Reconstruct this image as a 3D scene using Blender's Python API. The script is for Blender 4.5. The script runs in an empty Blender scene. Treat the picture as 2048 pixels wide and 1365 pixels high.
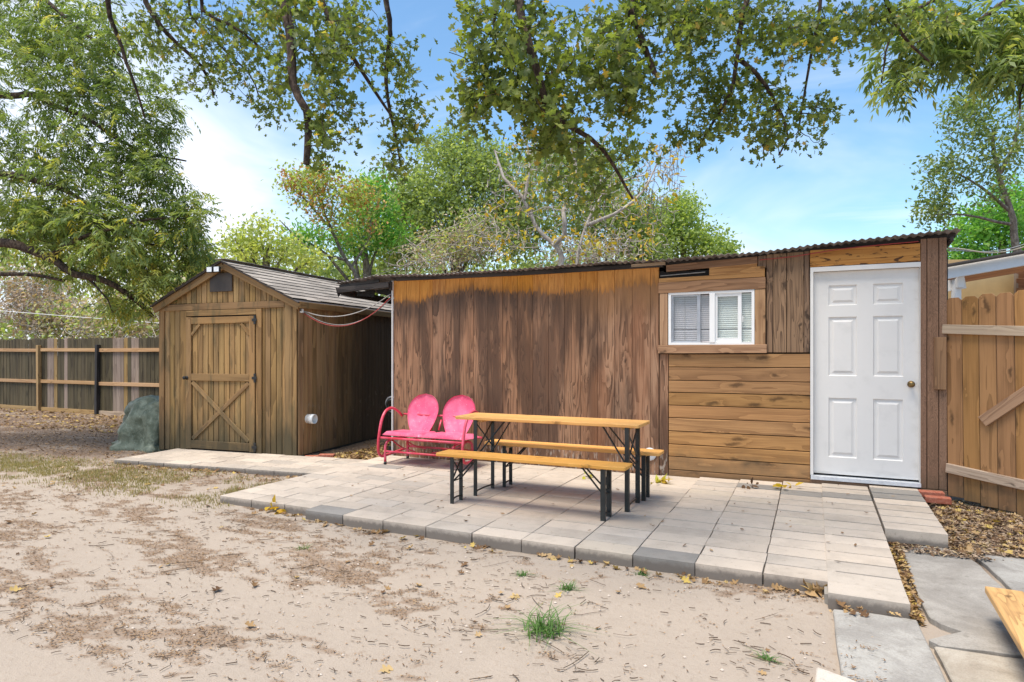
import bpy, bmesh, math, random
import numpy as np
from mathutils import Matrix, Vector, noise as mnoise
R = math.radians
rnd = random.Random(7)
S = bpy.context.scene
C = S.collection

# ------------------------------------------------------------------ camera, sky, sun, exposure
PHI, CH, FPX, V0 = .44, 1.358, 1278.5, 705.2
cam = bpy.data.cameras.new('camera'); camo = bpy.data.objects.new('camera', cam); C.objects.link(camo)
cam.sensor_width = 36; cam.lens = FPX / 2048 * 36; cam.shift_y = (V0 - 682.5) / 2048
cam.clip_start = .05; cam.clip_end = 600
camo.location = (0, 0, CH); camo.rotation_euler = (R(90), 0, PHI)
S.camera = camo

def nd(nt, typ, ins=None, **props):
    n = nt.nodes.new(typ)
    for k, v in props.items(): setattr(n, k, v)
    for k, v in (ins or {}).items():
        s = n.inputs[k]
        if isinstance(v, bpy.types.NodeSocket): nt.links.new(v, s)
        else: s.default_value = v
    return n
def mth(nt, op, a, b=None, c=None, clamp=False):
    n = nt.nodes.new('ShaderNodeMath'); n.operation = op; n.use_clamp = clamp
    for i, v in enumerate((a, b, c)):
        if v is None: continue
        if isinstance(v, bpy.types.NodeSocket): nt.links.new(v, n.inputs[i])
        else: n.inputs[i].default_value = v
    return n.outputs[0]
def vmth(nt, op, a, b):
    n = nt.nodes.new('ShaderNodeVectorMath'); n.operation = op
    for i, v in enumerate((a, b)):
        if isinstance(v, bpy.types.NodeSocket): nt.links.new(v, n.inputs[i])
        else: n.inputs[i].default_value = v
    return n.outputs[0]
def mix(nt, f, a, b, mode='MIX'):
    n = nt.nodes.new('ShaderNodeMix'); n.data_type = 'RGBA'; n.blend_type = mode
    for i, v in ((0, f), (6, a), (7, b)):
        if isinstance(v, bpy.types.NodeSocket): nt.links.new(v, n.inputs[i])
        else: n.inputs[i].default_value = v if i == 0 else tuple(v)[:3] + (1,)
    return n.outputs[2]
def ramp(nt, f, stops, interp='LINEAR'):
    n = nt.nodes.new('ShaderNodeValToRGB'); n.color_ramp.interpolation = interp
    e = n.color_ramp.elements
    while len(e) < len(stops): e.new(.5)
    for el, (p, c) in zip(e, stops):
        el.position = p; el.color = (tuple(c) + (1,))[:4] if isinstance(c, (tuple, list)) else (c, c, c, 1)
    nt.links.new(f, n.inputs[0]); return n.outputs[0]
def sstep(nt, x, lo, hi):
    n = nt.nodes.new('ShaderNodeMapRange'); n.interpolation_type = 'SMOOTHSTEP'
    nt.links.new(x, n.inputs[0]); n.inputs[1].default_value = lo; n.inputs[2].default_value = hi
    n.inputs[3].default_value = 0; n.inputs[4].default_value = 1
    return n.outputs[0]
def nz(nt, v, scale, detail=4, rough=.55, dist=0):
    return nd(nt, 'ShaderNodeTexNoise', {'Vector': v, 'Scale': scale, 'Detail': detail, 'Roughness': rough, 'Distortion': dist}).outputs[0]

SUN_EL, SUN_AZ = R(71), R(205)      # azimuth clockwise from +Y: behind the camera, a little to its left
w = bpy.data.worlds.new('World'); S.world = w; w.use_nodes = True
nt = w.node_tree; nt.nodes.clear()
sky = nd(nt, 'ShaderNodeTexSky', sky_type='NISHITA', sun_disc=False, sun_elevation=SUN_EL, sun_rotation=SUN_AZ,
         altitude=50, air_density=1.1, dust_density=.6, ozone_density=1.6)
tcw = nd(nt, 'ShaderNodeTexCoord').outputs['Generated']
sep = nd(nt, 'ShaderNodeSeparateXYZ', {0: tcw})
zz = mth(nt, 'MAXIMUM', sep.outputs[2], .02)
den = mth(nt, 'ADD', zz, .12)
cv = nd(nt, 'ShaderNodeCombineXYZ', {0: mth(nt, 'DIVIDE', sep.outputs[0], den), 1: mth(nt, 'DIVIDE', sep.outputs[1], den), 2: 0.0}).outputs[0]
n1 = nz(nt, cv, .55, 6, .55, .6)
n2 = nz(nt, vmth(nt, 'MULTIPLY', cv, (.5, 2.2, 1)), 1.1, 6, .6, .3)
# more cloud to the left of the view (towards -X), thin streaks elsewhere
bias = mth(nt, 'SUBTRACT', mth(nt, 'MULTIPLY', sep.outputs[0], -.16), mth(nt, 'MULTIPLY', sep.outputs[1], .05))
low = mth(nt, 'MULTIPLY', mth(nt, 'SUBTRACT', .36, sep.outputs[2]), .66)
m = mth(nt, 'ADD', mth(nt, 'ADD', n1, bias), low)
m1 = sstep(nt, m, .50, .80)
m2 = mth(nt, 'MULTIPLY', sstep(nt, n2, .48, .76), .38)
cm = mth(nt, 'MAXIMUM', m1, m2)
skyc = mix(nt, 1, sky.outputs[0], (1.04, 1.29, 1.36), 'MULTIPLY')
cl = mix(nt, mth(nt, 'MULTIPLY', cm, .92), skyc, (7.2, 7.45, 8.1))
bg = nd(nt, 'ShaderNodeBackground', {0: cl, 1: .095})
wo = nd(nt, 'ShaderNodeOutputWorld', {0: bg.outputs[0]})
sl = bpy.data.lights.new('sun', 'SUN'); sl.energy = 3.4; sl.angle = R(30); sl.color = (1, .91, .79)
so = bpy.data.objects.new('sun', sl); C.objects.link(so)
sd = Vector((math.sin(SUN_AZ) * math.cos(SUN_EL), math.cos(SUN_AZ) * math.cos(SUN_EL), math.sin(SUN_EL)))
so.rotation_euler = sd.to_track_quat('Z', 'Y').to_euler(); so.location = (0, -5, 20)
S.view_settings.view_transform = 'Standard'; S.view_settings.look = 'None'
S.view_settings.gamma = 1; S.view_settings.exposure = .85
try: S.view_settings.use_curve_mapping = False
except Exception: pass
S.render.engine = 'CYCLES'
S.cycles.max_bounces = 7; S.cycles.transparent_max_bounces = 8

# ------------------------------------------------------------------ helpers
c_, s_ = math.cos(PHI), math.sin(PHI)
def px(x, y, d):                      # measured picture position + real distance -> place
    r = (x - 1024) / FPX * d
    return Vector((r * c_ - d * s_, r * s_ + d * c_, CH + (V0 - y) / FPX * d))
def on(x, y, z):                       # where the line of sight meets height z
    dd = FPX * (CH - z) / (y - V0); rr = (x - 1024) / FPX * dd
    return Vector((rr * c_ - dd * s_, rr * s_ + dd * c_, z))
W = {}
def tag(o, label=None, cat=None, group=None, kind=None):
    if label: o['label'] = label
    if cat: o['category'] = cat
    if group: o['group'] = group
    if kind: o['kind'] = kind
    return o
def put(o, M=None, parent=None):
    M = M or Matrix()
    o.matrix_basis = M; W[o] = M
    C.objects.link(o)
    if parent:
        o.parent = parent; o.matrix_parent_inverse = W[parent].inverted()
    return o
def thing(name, label, cat, loc=(0, 0, 0), rz=0, group=None):
    o = bpy.data.objects.new(name, None); o.empty_display_size = .2
    put(o, Matrix.Translation(loc) @ Matrix.Rotation(rz, 4, 'Z'))
    return tag(o, label, cat, group)
def copy_tree(root, M, label, group=None):
    """copy a thing with its parts and sub-parts to matrix M"""
    def cp(o, par):
        c = o.copy(); C.objects.link(c)
        if par: c.parent = par
        for ch in [k for k in W_children.get(o, [])]: cp(ch, c)
        return c
    r = cp(root, None); r.matrix_basis = M; r['label'] = label
    if group: r['group'] = group
    return r
W_children = {}
def reg(o, parent):
    if parent: W_children.setdefault(parent, []).append(o)
def frame(A, X, Z):
    X = Vector(X).normalized(); Z = Vector(Z); Z = (Z - X * Z.dot(X)).normalized(); Y = Z.cross(X)
    return Matrix(((X.x, Y.x, Z.x, A[0]), (X.y, Y.y, Z.y, A[1]), (X.z, Y.z, Z.z, A[2]), (0, 0, 0, 1)))
cache = {}
def prism_mesh(outline, t, bev, mat):
    key = (tuple((round(a, 4), round(b, 4)) for a, b in outline), round(t, 4), bev, mat.name)
    if key in cache: return cache[key]
    bm = bmesh.new()
    vs = [bm.verts.new((a, b, 0)) for a, b in outline]
    f = bm.faces.new(vs)
    f.normal_update()
    if f.normal.z > 0: f.normal_flip()
    r = bmesh.ops.extrude_face_region(bm, geom=[f])
    bmesh.ops.translate(bm, vec=(0, 0, t), verts=[v for v in r['geom'] if isinstance(v, bmesh.types.BMVert)])
    bmesh.ops.recalc_face_normals(bm, faces=bm.faces)
    if bev: bmesh.ops.bevel(bm, geom=list(bm.edges), offset=bev, segments=1, affect='EDGES')
    me = bpy.data.meshes.new('piece'); bm.to_mesh(me); bm.free(); me.materials.append(mat)
    cache[key] = me
    return me
def piece(name, outline, t, M, mat, parent=None, bev=.003):
    me = prism_mesh(outline, t, bev, mat)
    o = put(bpy.data.objects.new(name, me), M, parent); reg(o, parent); return o
def board(name, A, B, w, t, n, mat, parent=None, bev=.003, F=None, jit=0):
    """plank from A to B (centre line on its back face), width w, thickness t grows along n"""
    A, B, n = Vector(A), Vector(B), Vector(n)
    if F: A, B, n = F @ A, F @ B, F.to_3x3() @ n
    if jit:
        n = n + Vector((rnd.uniform(-jit, jit), rnd.uniform(-jit, jit), rnd.uniform(-jit, jit)))
    L = (B - A).length
    return piece(name, [(0, -w / 2), (L, -w / 2), (L, w / 2), (0, w / 2)], t, frame(A, B - A, n), mat, parent, min(bev, t * .3, w * .3))
def box(name, lo, hi, mat, parent=None, bev=.003, F=None):
    lo, hi = Vector(lo), Vector(hi)
    return board(name, (lo.x, (lo.y + hi.y) / 2, lo.z), (hi.x, (lo.y + hi.y) / 2, lo.z), hi.y - lo.y, hi.z - lo.z, (0, 0, 1), mat, parent, bev, F)
class MB:
    def __init__(s): s.v = []; s.f = []; s.n = 0
    def add(s, vs, fs):
        s.f += [tuple(i + s.n for i in f) for f in fs]; s.v += [tuple(v) for v in vs]; s.n += len(vs)
    def tube(s, pts, rad, k=6, cap=True):
        pts = [Vector(p) for p in pts]
        if not isinstance(rad, (list, tuple)): rad = [rad] * len(pts)
        vs = []; up = None
        for i, p in enumerate(pts):
            d = (pts[min(i + 1, len(pts) - 1)] - pts[max(i - 1, 0)])
            d = d.normalized() if d.length > 1e-9 else Vector((0, 0, 1))
            if up is None: up = Vector((0, 0, 1)) if abs(d.z) < .9 else Vector((1, 0, 0))
            a = d.cross(up); a = a.normalized() if a.length > 1e-6 else d.orthogonal().normalized(); b = a.cross(d); up = b
            for j in range(k):
                t = 2 * math.pi * j / k
                vs.append(p + (a * math.cos(t) + b * math.sin(t)) * rad[i])
        fs = [(i * k + j, i * k + (j + 1) % k, (i + 1) * k + (j + 1) % k, (i + 1) * k + j) for i in range(len(pts) - 1) for j in range(k)]
        if cap: fs += [tuple(range(k))[::-1], tuple(range((len(pts) - 1) * k, len(pts) * k))]
        s.add(vs, fs)
    def box(s, lo, hi):
        x0, y0, z0 = lo; x1, y1, z1 = hi
        s.add([(x0, y0, z0), (x1, y0, z0), (x1, y1, z0), (x0, y1, z0), (x0, y0, z1), (x1, y0, z1), (x1, y1, z1), (x0, y1, z1)],
              [(0, 3, 2, 1), (4, 5, 6, 7), (0, 1, 5, 4), (1, 2, 6, 5), (2, 3, 7, 6), (3, 0, 4, 7)])
    def build(s, name, mat, parent=None, smooth=False, F=None):
        me = bpy.data.meshes.new(name); me.from_pydata(s.v, [], s.f); me.materials.append(mat)
        if smooth: me.polygons.foreach_set('use_smooth', [True] * len(me.polygons))
        me.update()
        o = put(bpy.data.objects.new(name, me), F, parent); reg(o, parent); return o
def np_mesh(name, V, F, mat, parent=None, attr=None, smooth=False):
    """V (n,3), F (m,k) all faces with k corners; attr = per-face float 'rnd'"""
    me = bpy.data.meshes.new(name)
    V = np.asarray(V, np.float32); F = np.asarray(F, np.int32); k = F.shape[1]
    me.vertices.add(len(V)); me.vertices.foreach_set('co', V.ravel())
    me.loops.add(F.size); me.loops.foreach_set('vertex_index', F.ravel())
    me.polygons.add(len(F)); me.polygons.foreach_set('loop_start', np.arange(0, F.size, k, dtype=np.int32))
    me.polygons.foreach_set('loop_total', np.full(len(F), k, np.int32))
    if smooth: me.polygons.foreach_set('use_smooth', np.ones(len(F), bool))
    me.update(calc_edges=True)
    if attr is not None:
        a = me.attributes.new('rnd', 'FLOAT', 'FACE'); a.data.foreach_set('value', np.asarray(attr, np.float32))
    me.materials.append(mat)
    o = put(bpy.data.objects.new(name, me), None, parent); reg(o, parent); return o
def spline(pts, n=6):
    pts = [Vector(p) for p in pts]; out = []
    P = [pts[0] * 2 - pts[1]] + pts + [pts[-1] * 2 - pts[-2]]
    for i in range(1, len(P) - 2):
        a, b, c, d = P[i - 1:i + 3]
        for j in range(n):
            t = j / n
            out.append(.5 * ((2 * b) + (c - a) * t + (2 * a - 5 * b + 4 * c - d) * t * t + (3 * b - a - 3 * c + d) * t ** 3))
    out.append(pts[-1]); return out
def lathe(name, prof, M, mat, parent=None, k=20):
    vs = []; fs = []
    for i, (r, z) in enumerate(prof):
        for j in range(k):
            t = 2 * math.pi * j / k; vs.append((r * math.cos(t), r * math.sin(t), z))
    for i in range(len(prof) - 1):
        for j in range(k): fs.append((i * k + j, i * k + (j + 1) % k, (i + 1) * k + (j + 1) % k, (i + 1) * k + j))
    m = MB(); m.add(vs, fs); m.f.append(tuple(range((len(prof) - 1) * k, len(prof) * k)))
    return m.build(name, mat, parent, True, M)

# ------------------------------------------------------------------ materials
def newmat(name):
    m = bpy.data.materials.new(name); m.use_nodes = True; nt = m.node_tree; nt.nodes.clear()
    out = nd(nt, 'ShaderNodeOutputMaterial'); b = nd(nt, 'ShaderNodeBsdfPrincipled')
    nt.links.new(b.outputs[0], out.inputs[0])
    return m, nt, b
def setc(nt, b, col=None, rough=None, bump=None, bs=.3, bd=.01, spec=None, metal=None):
    if col is not None:
        if isinstance(col, bpy.types.NodeSocket): nt.links.new(col, b.inputs['Base Color'])
        else: b.inputs['Base Color'].default_value = tuple(col) + (1,)
    if rough is not None:
        if isinstance(rough, bpy.types.NodeSocket): nt.links.new(rough, b.inputs['Roughness'])
        else: b.inputs['Roughness'].default_value = rough
    if bump is not None:
        bn = nd(nt, 'ShaderNodeBump', {'Height': bump, 'Strength': bs, 'Distance': bd}); nt.links.new(bn.outputs[0], b.inputs['Normal'])
    if spec is not None: b.inputs['Specular IOR Level'].default_value = spec
    if metal is not None: b.inputs['Metallic'].default_value = metal
def plain(name, col, rough=.6, var=.12, scale=25, metal=0, dirt=None, spec=.5, bs=.15):
    m, nt, b = newmat(name)
    tc = nd(nt, 'ShaderNodeTexCoord').outputs['Object']
    n = nz(nt, tc, scale, 5); n2 = nz(nt, tc, scale * .15, 3)
    f = mth(nt, 'ADD', mth(nt, 'MULTIPLY', n, .5), mth(nt, 'MULTIPLY', n2, .5))
    c = mix(nt, sstep(nt, f, .35, .65), [x * (1 - var) for x in col], [min(1, x * (1 + var)) for x in col])
    if dirt: c = mix(nt, mth(nt, 'MULTIPLY', sstep(nt, n2, .5, .75), .6), c, dirt)
    setc(nt, b, c, rough, n, bs, .003, spec, metal); return m
def wood(name, light, dark, rings=7, gs=(.55, 5, 5), rv=.3, knots=.0, rough=.75, hook=None, fib=.5, hue=.008, fresh=None, bs=.45, ringw=.27, con=(.30, .78)):
    m, nt, b = newmat(name)
    tc = nd(nt, 'ShaderNodeTexCoord').outputs['Object']
    oi = nd(nt, 'ShaderNodeObjectInfo').outputs['Random']
    off = nd(nt, 'ShaderNodeCombineXYZ', {0: mth(nt, 'MULTIPLY', oi, 61.0), 1: mth(nt, 'MULTIPLY', oi, 23.0), 2: mth(nt, 'MULTIPLY', oi, 9.0)}).outputs[0]
    v = vmth(nt, 'ADD', tc, off)
    base = nz(nt, vmth(nt, 'MULTIPLY', v, gs), 1.0, 2.5, .5, .25)
    kd = None
    if knots:
        dv_ = nz(nt, v, 9, 3)
        vor = nd(nt, 'ShaderNodeTexVoronoi', {'Vector': vmth(nt, 'ADD', vmth(nt, 'MULTIPLY', v, (1.7, 5.2, 1)), nd(nt, 'ShaderNodeCombineXYZ', {0: mth(nt, 'MULTIPLY', dv_, .35), 1: mth(nt, 'MULTIPLY', dv_, .5)}).outputs[0]), 'Scale': 1.0, 'Randomness': 1.0}, voronoi_dimensions='2D')
        kd = vor.outputs['Distance']
        kon = sstep(nt, nd(nt, 'ShaderNodeSeparateXYZ', {0: vor.outputs['Color']}).outputs[0], .25, .3)
        base = mth(nt, 'ADD', base, mth(nt, 'MULTIPLY', mth(nt, 'MULTIPLY', mth(nt, 'SUBTRACT', 1, sstep(nt, kd, 0, .4)), kon), .12))
    ring = mth(nt, 'FRACT', mth(nt, 'MULTIPLY', base, rings))
    ring = mth(nt, 'POWER', ring, 1.6)
    fine = nz(nt, vmth(nt, 'MULTIPLY', v, (2.5, 110, 110)), 1.0, 4, .6)
    big = nz(nt, vmth(nt, 'MULTIPLY', v, (1.1, 3.5, 3.5)), 1.0, 3)
    f = mth(nt, 'ADD', mth(nt, 'MULTIPLY', mth(nt, 'SUBTRACT', 1, ring), ringw), mth(nt, 'ADD', mth(nt, 'MULTIPLY', fine, fib), mth(nt, 'MULTIPLY', big, .35)))
    col = mix(nt, sstep(nt, f, *con), dark, light)
    if kd is not None:
        k2 = mth(nt, 'MULTIPLY', mth(nt, 'MULTIPLY', mth(nt, 'SUBTRACT', 1, sstep(nt, kd, .02, .05 + .1 * knots)), kon), .8)
        col = mix(nt, k2, col, [x * .35 for x in dark])
    pos = nd(nt, 'ShaderNodeNewGeometry').outputs['Position']
    if hook: col = hook(nt, col, pos, fine, v, f)
    hs = nd(nt, 'ShaderNodeHueSaturation', {'Hue': mth(nt, 'ADD', .5, mth(nt, 'MULTIPLY', mth(nt, 'SUBTRACT', mth(nt, 'FRACT', mth(nt, 'MULTIPLY', oi, 7.3)), .5), hue)),
            'Saturation': mth(nt, 'ADD', .96, mth(nt, 'MULTIPLY', mth(nt, 'FRACT', mth(nt, 'MULTIPLY', oi, 3.7)), .08)),
            'Value': mth(nt, 'ADD', 1 - rv / 2, mth(nt, 'MULTIPLY', oi, rv)), 'Color': col})
    setc(nt, b, hs.outputs[0], rough, f, bs, .004, .3); return m

def sxyz(nt, pos):
    s = nd(nt, 'ShaderNodeSeparateXYZ', {0: pos}); return s.outputs
# weathered plywood siding: orange unweathered band on top, drips, pale scuffs, splash at the foot
def hook_ply(nt, col, pos, fine, v, f):
    x, y, z = sxyz(nt, pos)
    drip = nz(nt, nd(nt, 'ShaderNodeCombineXYZ', {0: mth(nt, 'MULTIPLY', x, 1.0), 1: 0.0, 2: mth(nt, 'MULTIPLY', z, .12)}).outputs[0], 24, 4, .65)
    sl = nz(nt, nd(nt, 'ShaderNodeCombineXYZ', {0: x, 1: 3.0, 2: 0.0}).outputs[0], 1.1, 2)
    edge = mth(nt, 'ADD', mth(nt, 'ADD', 2.08, mth(nt, 'MULTIPLY', mth(nt, 'SUBTRACT', drip, .5), .34)), mth(nt, 'MULTIPLY', mth(nt, 'SUBTRACT', sl, .5), .45))
    dz = mth(nt, 'SUBTRACT', z, edge)
    orange = mix(nt, sstep(nt, f, .3, .75), (.42, .15, .022), (.60, .255, .05))
    # streaky greys and browns
    sc = nd(nt, 'ShaderNodeCombineXYZ', {0: x, 1: 0.0, 2: mth(nt, 'MULTIPLY', z, .14)}).outputs[0]
    st = nz(nt, sc, 3.2, 5, .6); st2 = nz(nt, vmth(nt, 'ADD', sc, (7, 0, 0)), 7, 5, .65)
    right = sstep(nt, x, -3.4, -2.0)
    pale = mth(nt, 'MULTIPLY', sstep(nt, mth(nt, 'ADD', mth(nt, 'MULTIPLY', st2, .75), mth(nt, 'MULTIPLY', f, .25)), .50, .60), mth(nt, 'ADD', .3, mth(nt, 'MULTIPLY', right, .5)))
    col = mix(nt, mth(nt, 'MULTIPLY', pale, .8), col, (.40, .235, .14))
    col = mix(nt, mth(nt, 'MULTIPLY', sstep(nt, st, .45, .58), .8), col, (.07, .038, .024))
    col = mix(nt, mth(nt, 'MULTIPLY', mth(nt, 'MULTIPLY', right, sstep(nt, nz(nt, sc, 2.1, 3), .45, .65)), .5), col, (.30, .12, .05))
    # dark fringe under the band
    fr = mth(nt, 'MULTIPLY', sstep(nt, dz, -.5, -.01), .8)
    col = mix(nt, mth(nt, 'MULTIPLY', fr, mth(nt, 'ADD', .45, mth(nt, 'MULTIPLY', st, .8))), col, (.045, .028, .02))
    # the orange runs down in fading streaks, further towards the right
    fade = mth(nt, 'MULTIPLY', mth(nt, 'MULTIPLY', sstep(nt, mth(nt, 'ADD', dz, mth(nt, 'MULTIPLY', st2, .5)), -.25, .25), sstep(nt, x, -3.0, -1.8)), .55)
    col = mix(nt, fade, col, (.36, .17, .06))
    col = mix(nt, mth(nt, 'MULTIPLY', sstep(nt, dz, -.14, 0), mth(nt, 'MULTIPLY', sstep(nt, drip, .45, .6), .6)), col, (.30, .13, .035))
    col = mix(nt, sstep(nt, dz, -.016, .026), col, mix(nt, mth(nt, 'SUBTRACT', 1, sstep(nt, dz, 0, .12)), orange, (.36, .145, .03)))
    # splash: bare grey-white flecks low down
    lowf = mth(nt, 'MULTIPLY', mth(nt, 'SUBTRACT', 1, sstep(nt, z, .02, .38)), sstep(nt, nz(nt, vmth(nt, 'MULTIPLY', pos, (30, 1, 9)), 1.0, 3), .54, .64))
    col = mix(nt, mth(nt, 'MULTIPLY', lowf, .65), col, (.45, .40, .34))
    return col
def hook_shed(nt, col, pos, fine, v, f):
    x, y, z = sxyz(nt, pos)
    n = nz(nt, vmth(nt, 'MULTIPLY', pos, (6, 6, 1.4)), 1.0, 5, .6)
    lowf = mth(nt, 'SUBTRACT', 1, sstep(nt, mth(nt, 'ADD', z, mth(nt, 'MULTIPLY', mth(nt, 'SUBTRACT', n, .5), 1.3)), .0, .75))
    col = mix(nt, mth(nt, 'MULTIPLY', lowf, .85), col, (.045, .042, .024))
    return mix(nt, mth(nt, 'MULTIPLY', sstep(nt, n, .53, .66), .6), col, (.11, .085, .04))
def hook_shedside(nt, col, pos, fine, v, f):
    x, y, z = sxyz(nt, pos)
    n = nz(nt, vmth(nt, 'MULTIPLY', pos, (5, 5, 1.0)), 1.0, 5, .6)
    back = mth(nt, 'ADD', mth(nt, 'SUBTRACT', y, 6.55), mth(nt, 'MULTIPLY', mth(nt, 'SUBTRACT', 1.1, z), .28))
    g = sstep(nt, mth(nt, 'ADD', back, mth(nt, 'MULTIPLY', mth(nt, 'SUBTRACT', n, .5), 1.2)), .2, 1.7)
    col = mix(nt, mth(nt, 'MULTIPLY', g, .8), col, (.05, .034, .024))  # siding colour blends to dark brown towards the back
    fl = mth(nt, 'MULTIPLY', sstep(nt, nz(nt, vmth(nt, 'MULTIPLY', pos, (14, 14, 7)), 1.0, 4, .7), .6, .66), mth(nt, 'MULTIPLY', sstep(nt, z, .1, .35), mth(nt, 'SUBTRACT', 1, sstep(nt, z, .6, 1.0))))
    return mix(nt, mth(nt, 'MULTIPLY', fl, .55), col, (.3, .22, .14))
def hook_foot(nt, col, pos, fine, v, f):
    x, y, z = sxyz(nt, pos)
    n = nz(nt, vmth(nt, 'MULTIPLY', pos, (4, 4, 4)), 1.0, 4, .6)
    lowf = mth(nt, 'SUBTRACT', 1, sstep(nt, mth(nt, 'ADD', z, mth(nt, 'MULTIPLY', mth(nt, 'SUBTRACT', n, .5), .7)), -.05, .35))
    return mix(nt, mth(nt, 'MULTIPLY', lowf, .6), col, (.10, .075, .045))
def hook_crack(nt, col, pos, fine, v, f):
    x, y, z = sxyz(nt, pos)
    n = nz(nt, vmth(nt, 'MULTIPLY', pos, (7, 1, 26)), 1.0, 5, .6, .8)
    return mix(nt, mth(nt, 'MULTIPLY', sstep(nt, n, .56, .62), .9), col, (.06, .025, .012))
M = {}
M['ply'] = wood('weathered_plywood', (.30, .155, .085), (.085, .043, .024), rings=9, gs=(.55, 8, 8), rv=.1, hook=hook_ply, hue=.0, bs=.8, knots=.5, ringw=.32, con=(.33, .78))
M['shed'] = wood('golden_stained_siding', (.36, .215, .085), (.17, .10, .038), rings=5, rv=.3, hook=hook_shed)
M['shedtrim'] = wood('golden_stained_trim', (.32, .185, .075), (.16, .09, .036), rings=5, rv=.2, hook=hook_shed)
M['shedside'] = wood('back_darkened_siding', (.42, .25, .115), (.20, .115, .05), rings=5, rv=.3, hook=hook_shedside)
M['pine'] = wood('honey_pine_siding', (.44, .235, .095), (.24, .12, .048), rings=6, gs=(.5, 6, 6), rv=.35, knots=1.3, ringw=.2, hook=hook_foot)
M['orange'] = wood('orange_board', (.58, .28, .075), (.36, .15, .035), rings=7, gs=(.5, 8, 8), rv=.12, knots=.7, hook=hook_crack)
M['orange2'] = wood('orange_plain_board', (.55, .28, .09), (.33, .15, .045), rings=6, gs=(.5, 8, 8), rv=.2, knots=.7)
M['casing'] = wood('brown_casing_board', (.40, .24, .135), (.22, .12, .065), rings=6, gs=(.6, 8, 8), rv=.2, knots=.4)
M['casingdark'] = wood('redbrown_casing_board', (.30, .165, .085), (.14, .07, .035), rings=9, gs=(.6, 9, 9), rv=.15)
M['vert'] = wood('grey_brown_board', (.25, .155, .095), (.085, .05, .032), rings=10, gs=(.6, 9, 9), rv=.4, knots=.8, ringw=.4, con=(.35, .8))
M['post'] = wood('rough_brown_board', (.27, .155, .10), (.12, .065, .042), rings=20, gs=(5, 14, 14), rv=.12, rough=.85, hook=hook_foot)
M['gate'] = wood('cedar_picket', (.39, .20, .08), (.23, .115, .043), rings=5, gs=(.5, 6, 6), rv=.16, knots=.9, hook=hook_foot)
M['gaterail'] = wood('pale_brown_rail', (.46, .35, .25), (.27, .19, .13), rings=6, gs=(.6, 9, 9), rv=.15, knots=.5)
M['picket_dark'] = wood('mossy_dark_picket', (.105, .083, .045), (.04, .031, .018), rings=5, rv=.5)
M['picket_new'] = wood('yellow_picket', (.38, .25, .105), (.25, .15, .06), rings=5, rv=.3, knots=.6)
M['picket_grey'] = wood('grey_picket', (.30, .23, .18), (.19, .14, .11), rings=5, rv=.3)
M['rail'] = wood('orange_rail', (.50, .31, .16), (.36, .2, .09), rings=4, rv=.2, knots=.5)
M['darkpost'] = wood('blackened_post', (.05, .045, .045), (.02, .018, .018), rings=4, rv=.2)
M['table'] = wood('varnished_tabletop', (.90, .48, .14), (.74, .35, .085), rings=7, gs=(.4, 9, 9), rv=.04, knots=.35, rough=.6, fib=.25, bs=.05, hue=.0)
M['bench_old'] = wood('worn_bench_board', (.62, .38, .15), (.34, .19, .075), rings=9, gs=(.5, 9, 9), rv=.1, knots=.4, rough=.5)
M['rafter'] = wood('black_tarred_wood', (.06, .05, .045), (.022, .018, .017), rings=6, rv=.3)
M['rust'] = wood('redbrown_soffit', (.32, .16, .08), (.18, .08, .04), rings=5, rv=.3)
M['tan'] = plain('tan_siding', (.48, .33, .15), .7, .06, 8)
M['black'] = plain('black_metal', (.018, .021, .02), .42, .3, 40, 0)
M['iron'] = plain('black_iron', (.012, .012, .012), .5)
M['void'] = plain('dark_interior', (.012, .010, .009), .9)
M['brown_plate'] = plain('brown_plate', (.045, .033, .026), .6)
M['white'] = plain('white_paint', (.70, .675, .645), .45, .03, 12)
M['vinyl'] = plain('white_vinyl', (.80, .80, .80), .35, .02, 10)
M['pvc'] = plain('white_pvc', (.78, .78, .76), .35, .03, 10)
M['cap'] = plain('grey_white_cap', (.55, .57, .60), .4)
M['alu'] = plain('aluminium_frame', (.42, .43, .46), .35, .1, 30, .6)
M['blind_l'] = plain('mauve_blind', (.60, .54, .57), .6, .04)
M['blind_r'] = plain('cream_blind', (.86, .86, .80), .6, .03)
M['brass'] = plain('aged_brass', (.23, .15, .06), .35, .25, 60, .9)
M['red_wire'] = plain('red_cable', (.36, .04, .035), .5)
M['grey_wire'] = plain('grey_cable', (.30, .28, .26), .5)
M['white_wire'] = plain('white_cable', (.65, .65, .63), .5)
M['tan_wire'] = plain('tan_cable', (.42, .34, .22), .5)
M['stone'] = plain('pebble', (.5, .42, .35), .8, .3, 20)
M['lens'] = plain('floodlight_lens', (.72, .74, .76), .2)
def glass():
    m, nt, b = newmat('window_glass')
    nt.nodes.remove(b); out = nt.nodes[0]
    g = nd(nt, 'ShaderNodeBsdfGlossy', {'Roughness': .02}); t = nd(nt, 'ShaderNodeBsdfTransparent', {0: (.93, .95, .95, 1)})
    mx = nd(nt, 'ShaderNodeMixShader', {0: .06}); nt.links.new(t.outputs[0], mx.inputs[1]); nt.links.new(g.outputs[0], mx.inputs[2])
    nt.links.new(mx.outputs[0], out.inputs[0]); return m
M['glass'] = glass()
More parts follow.
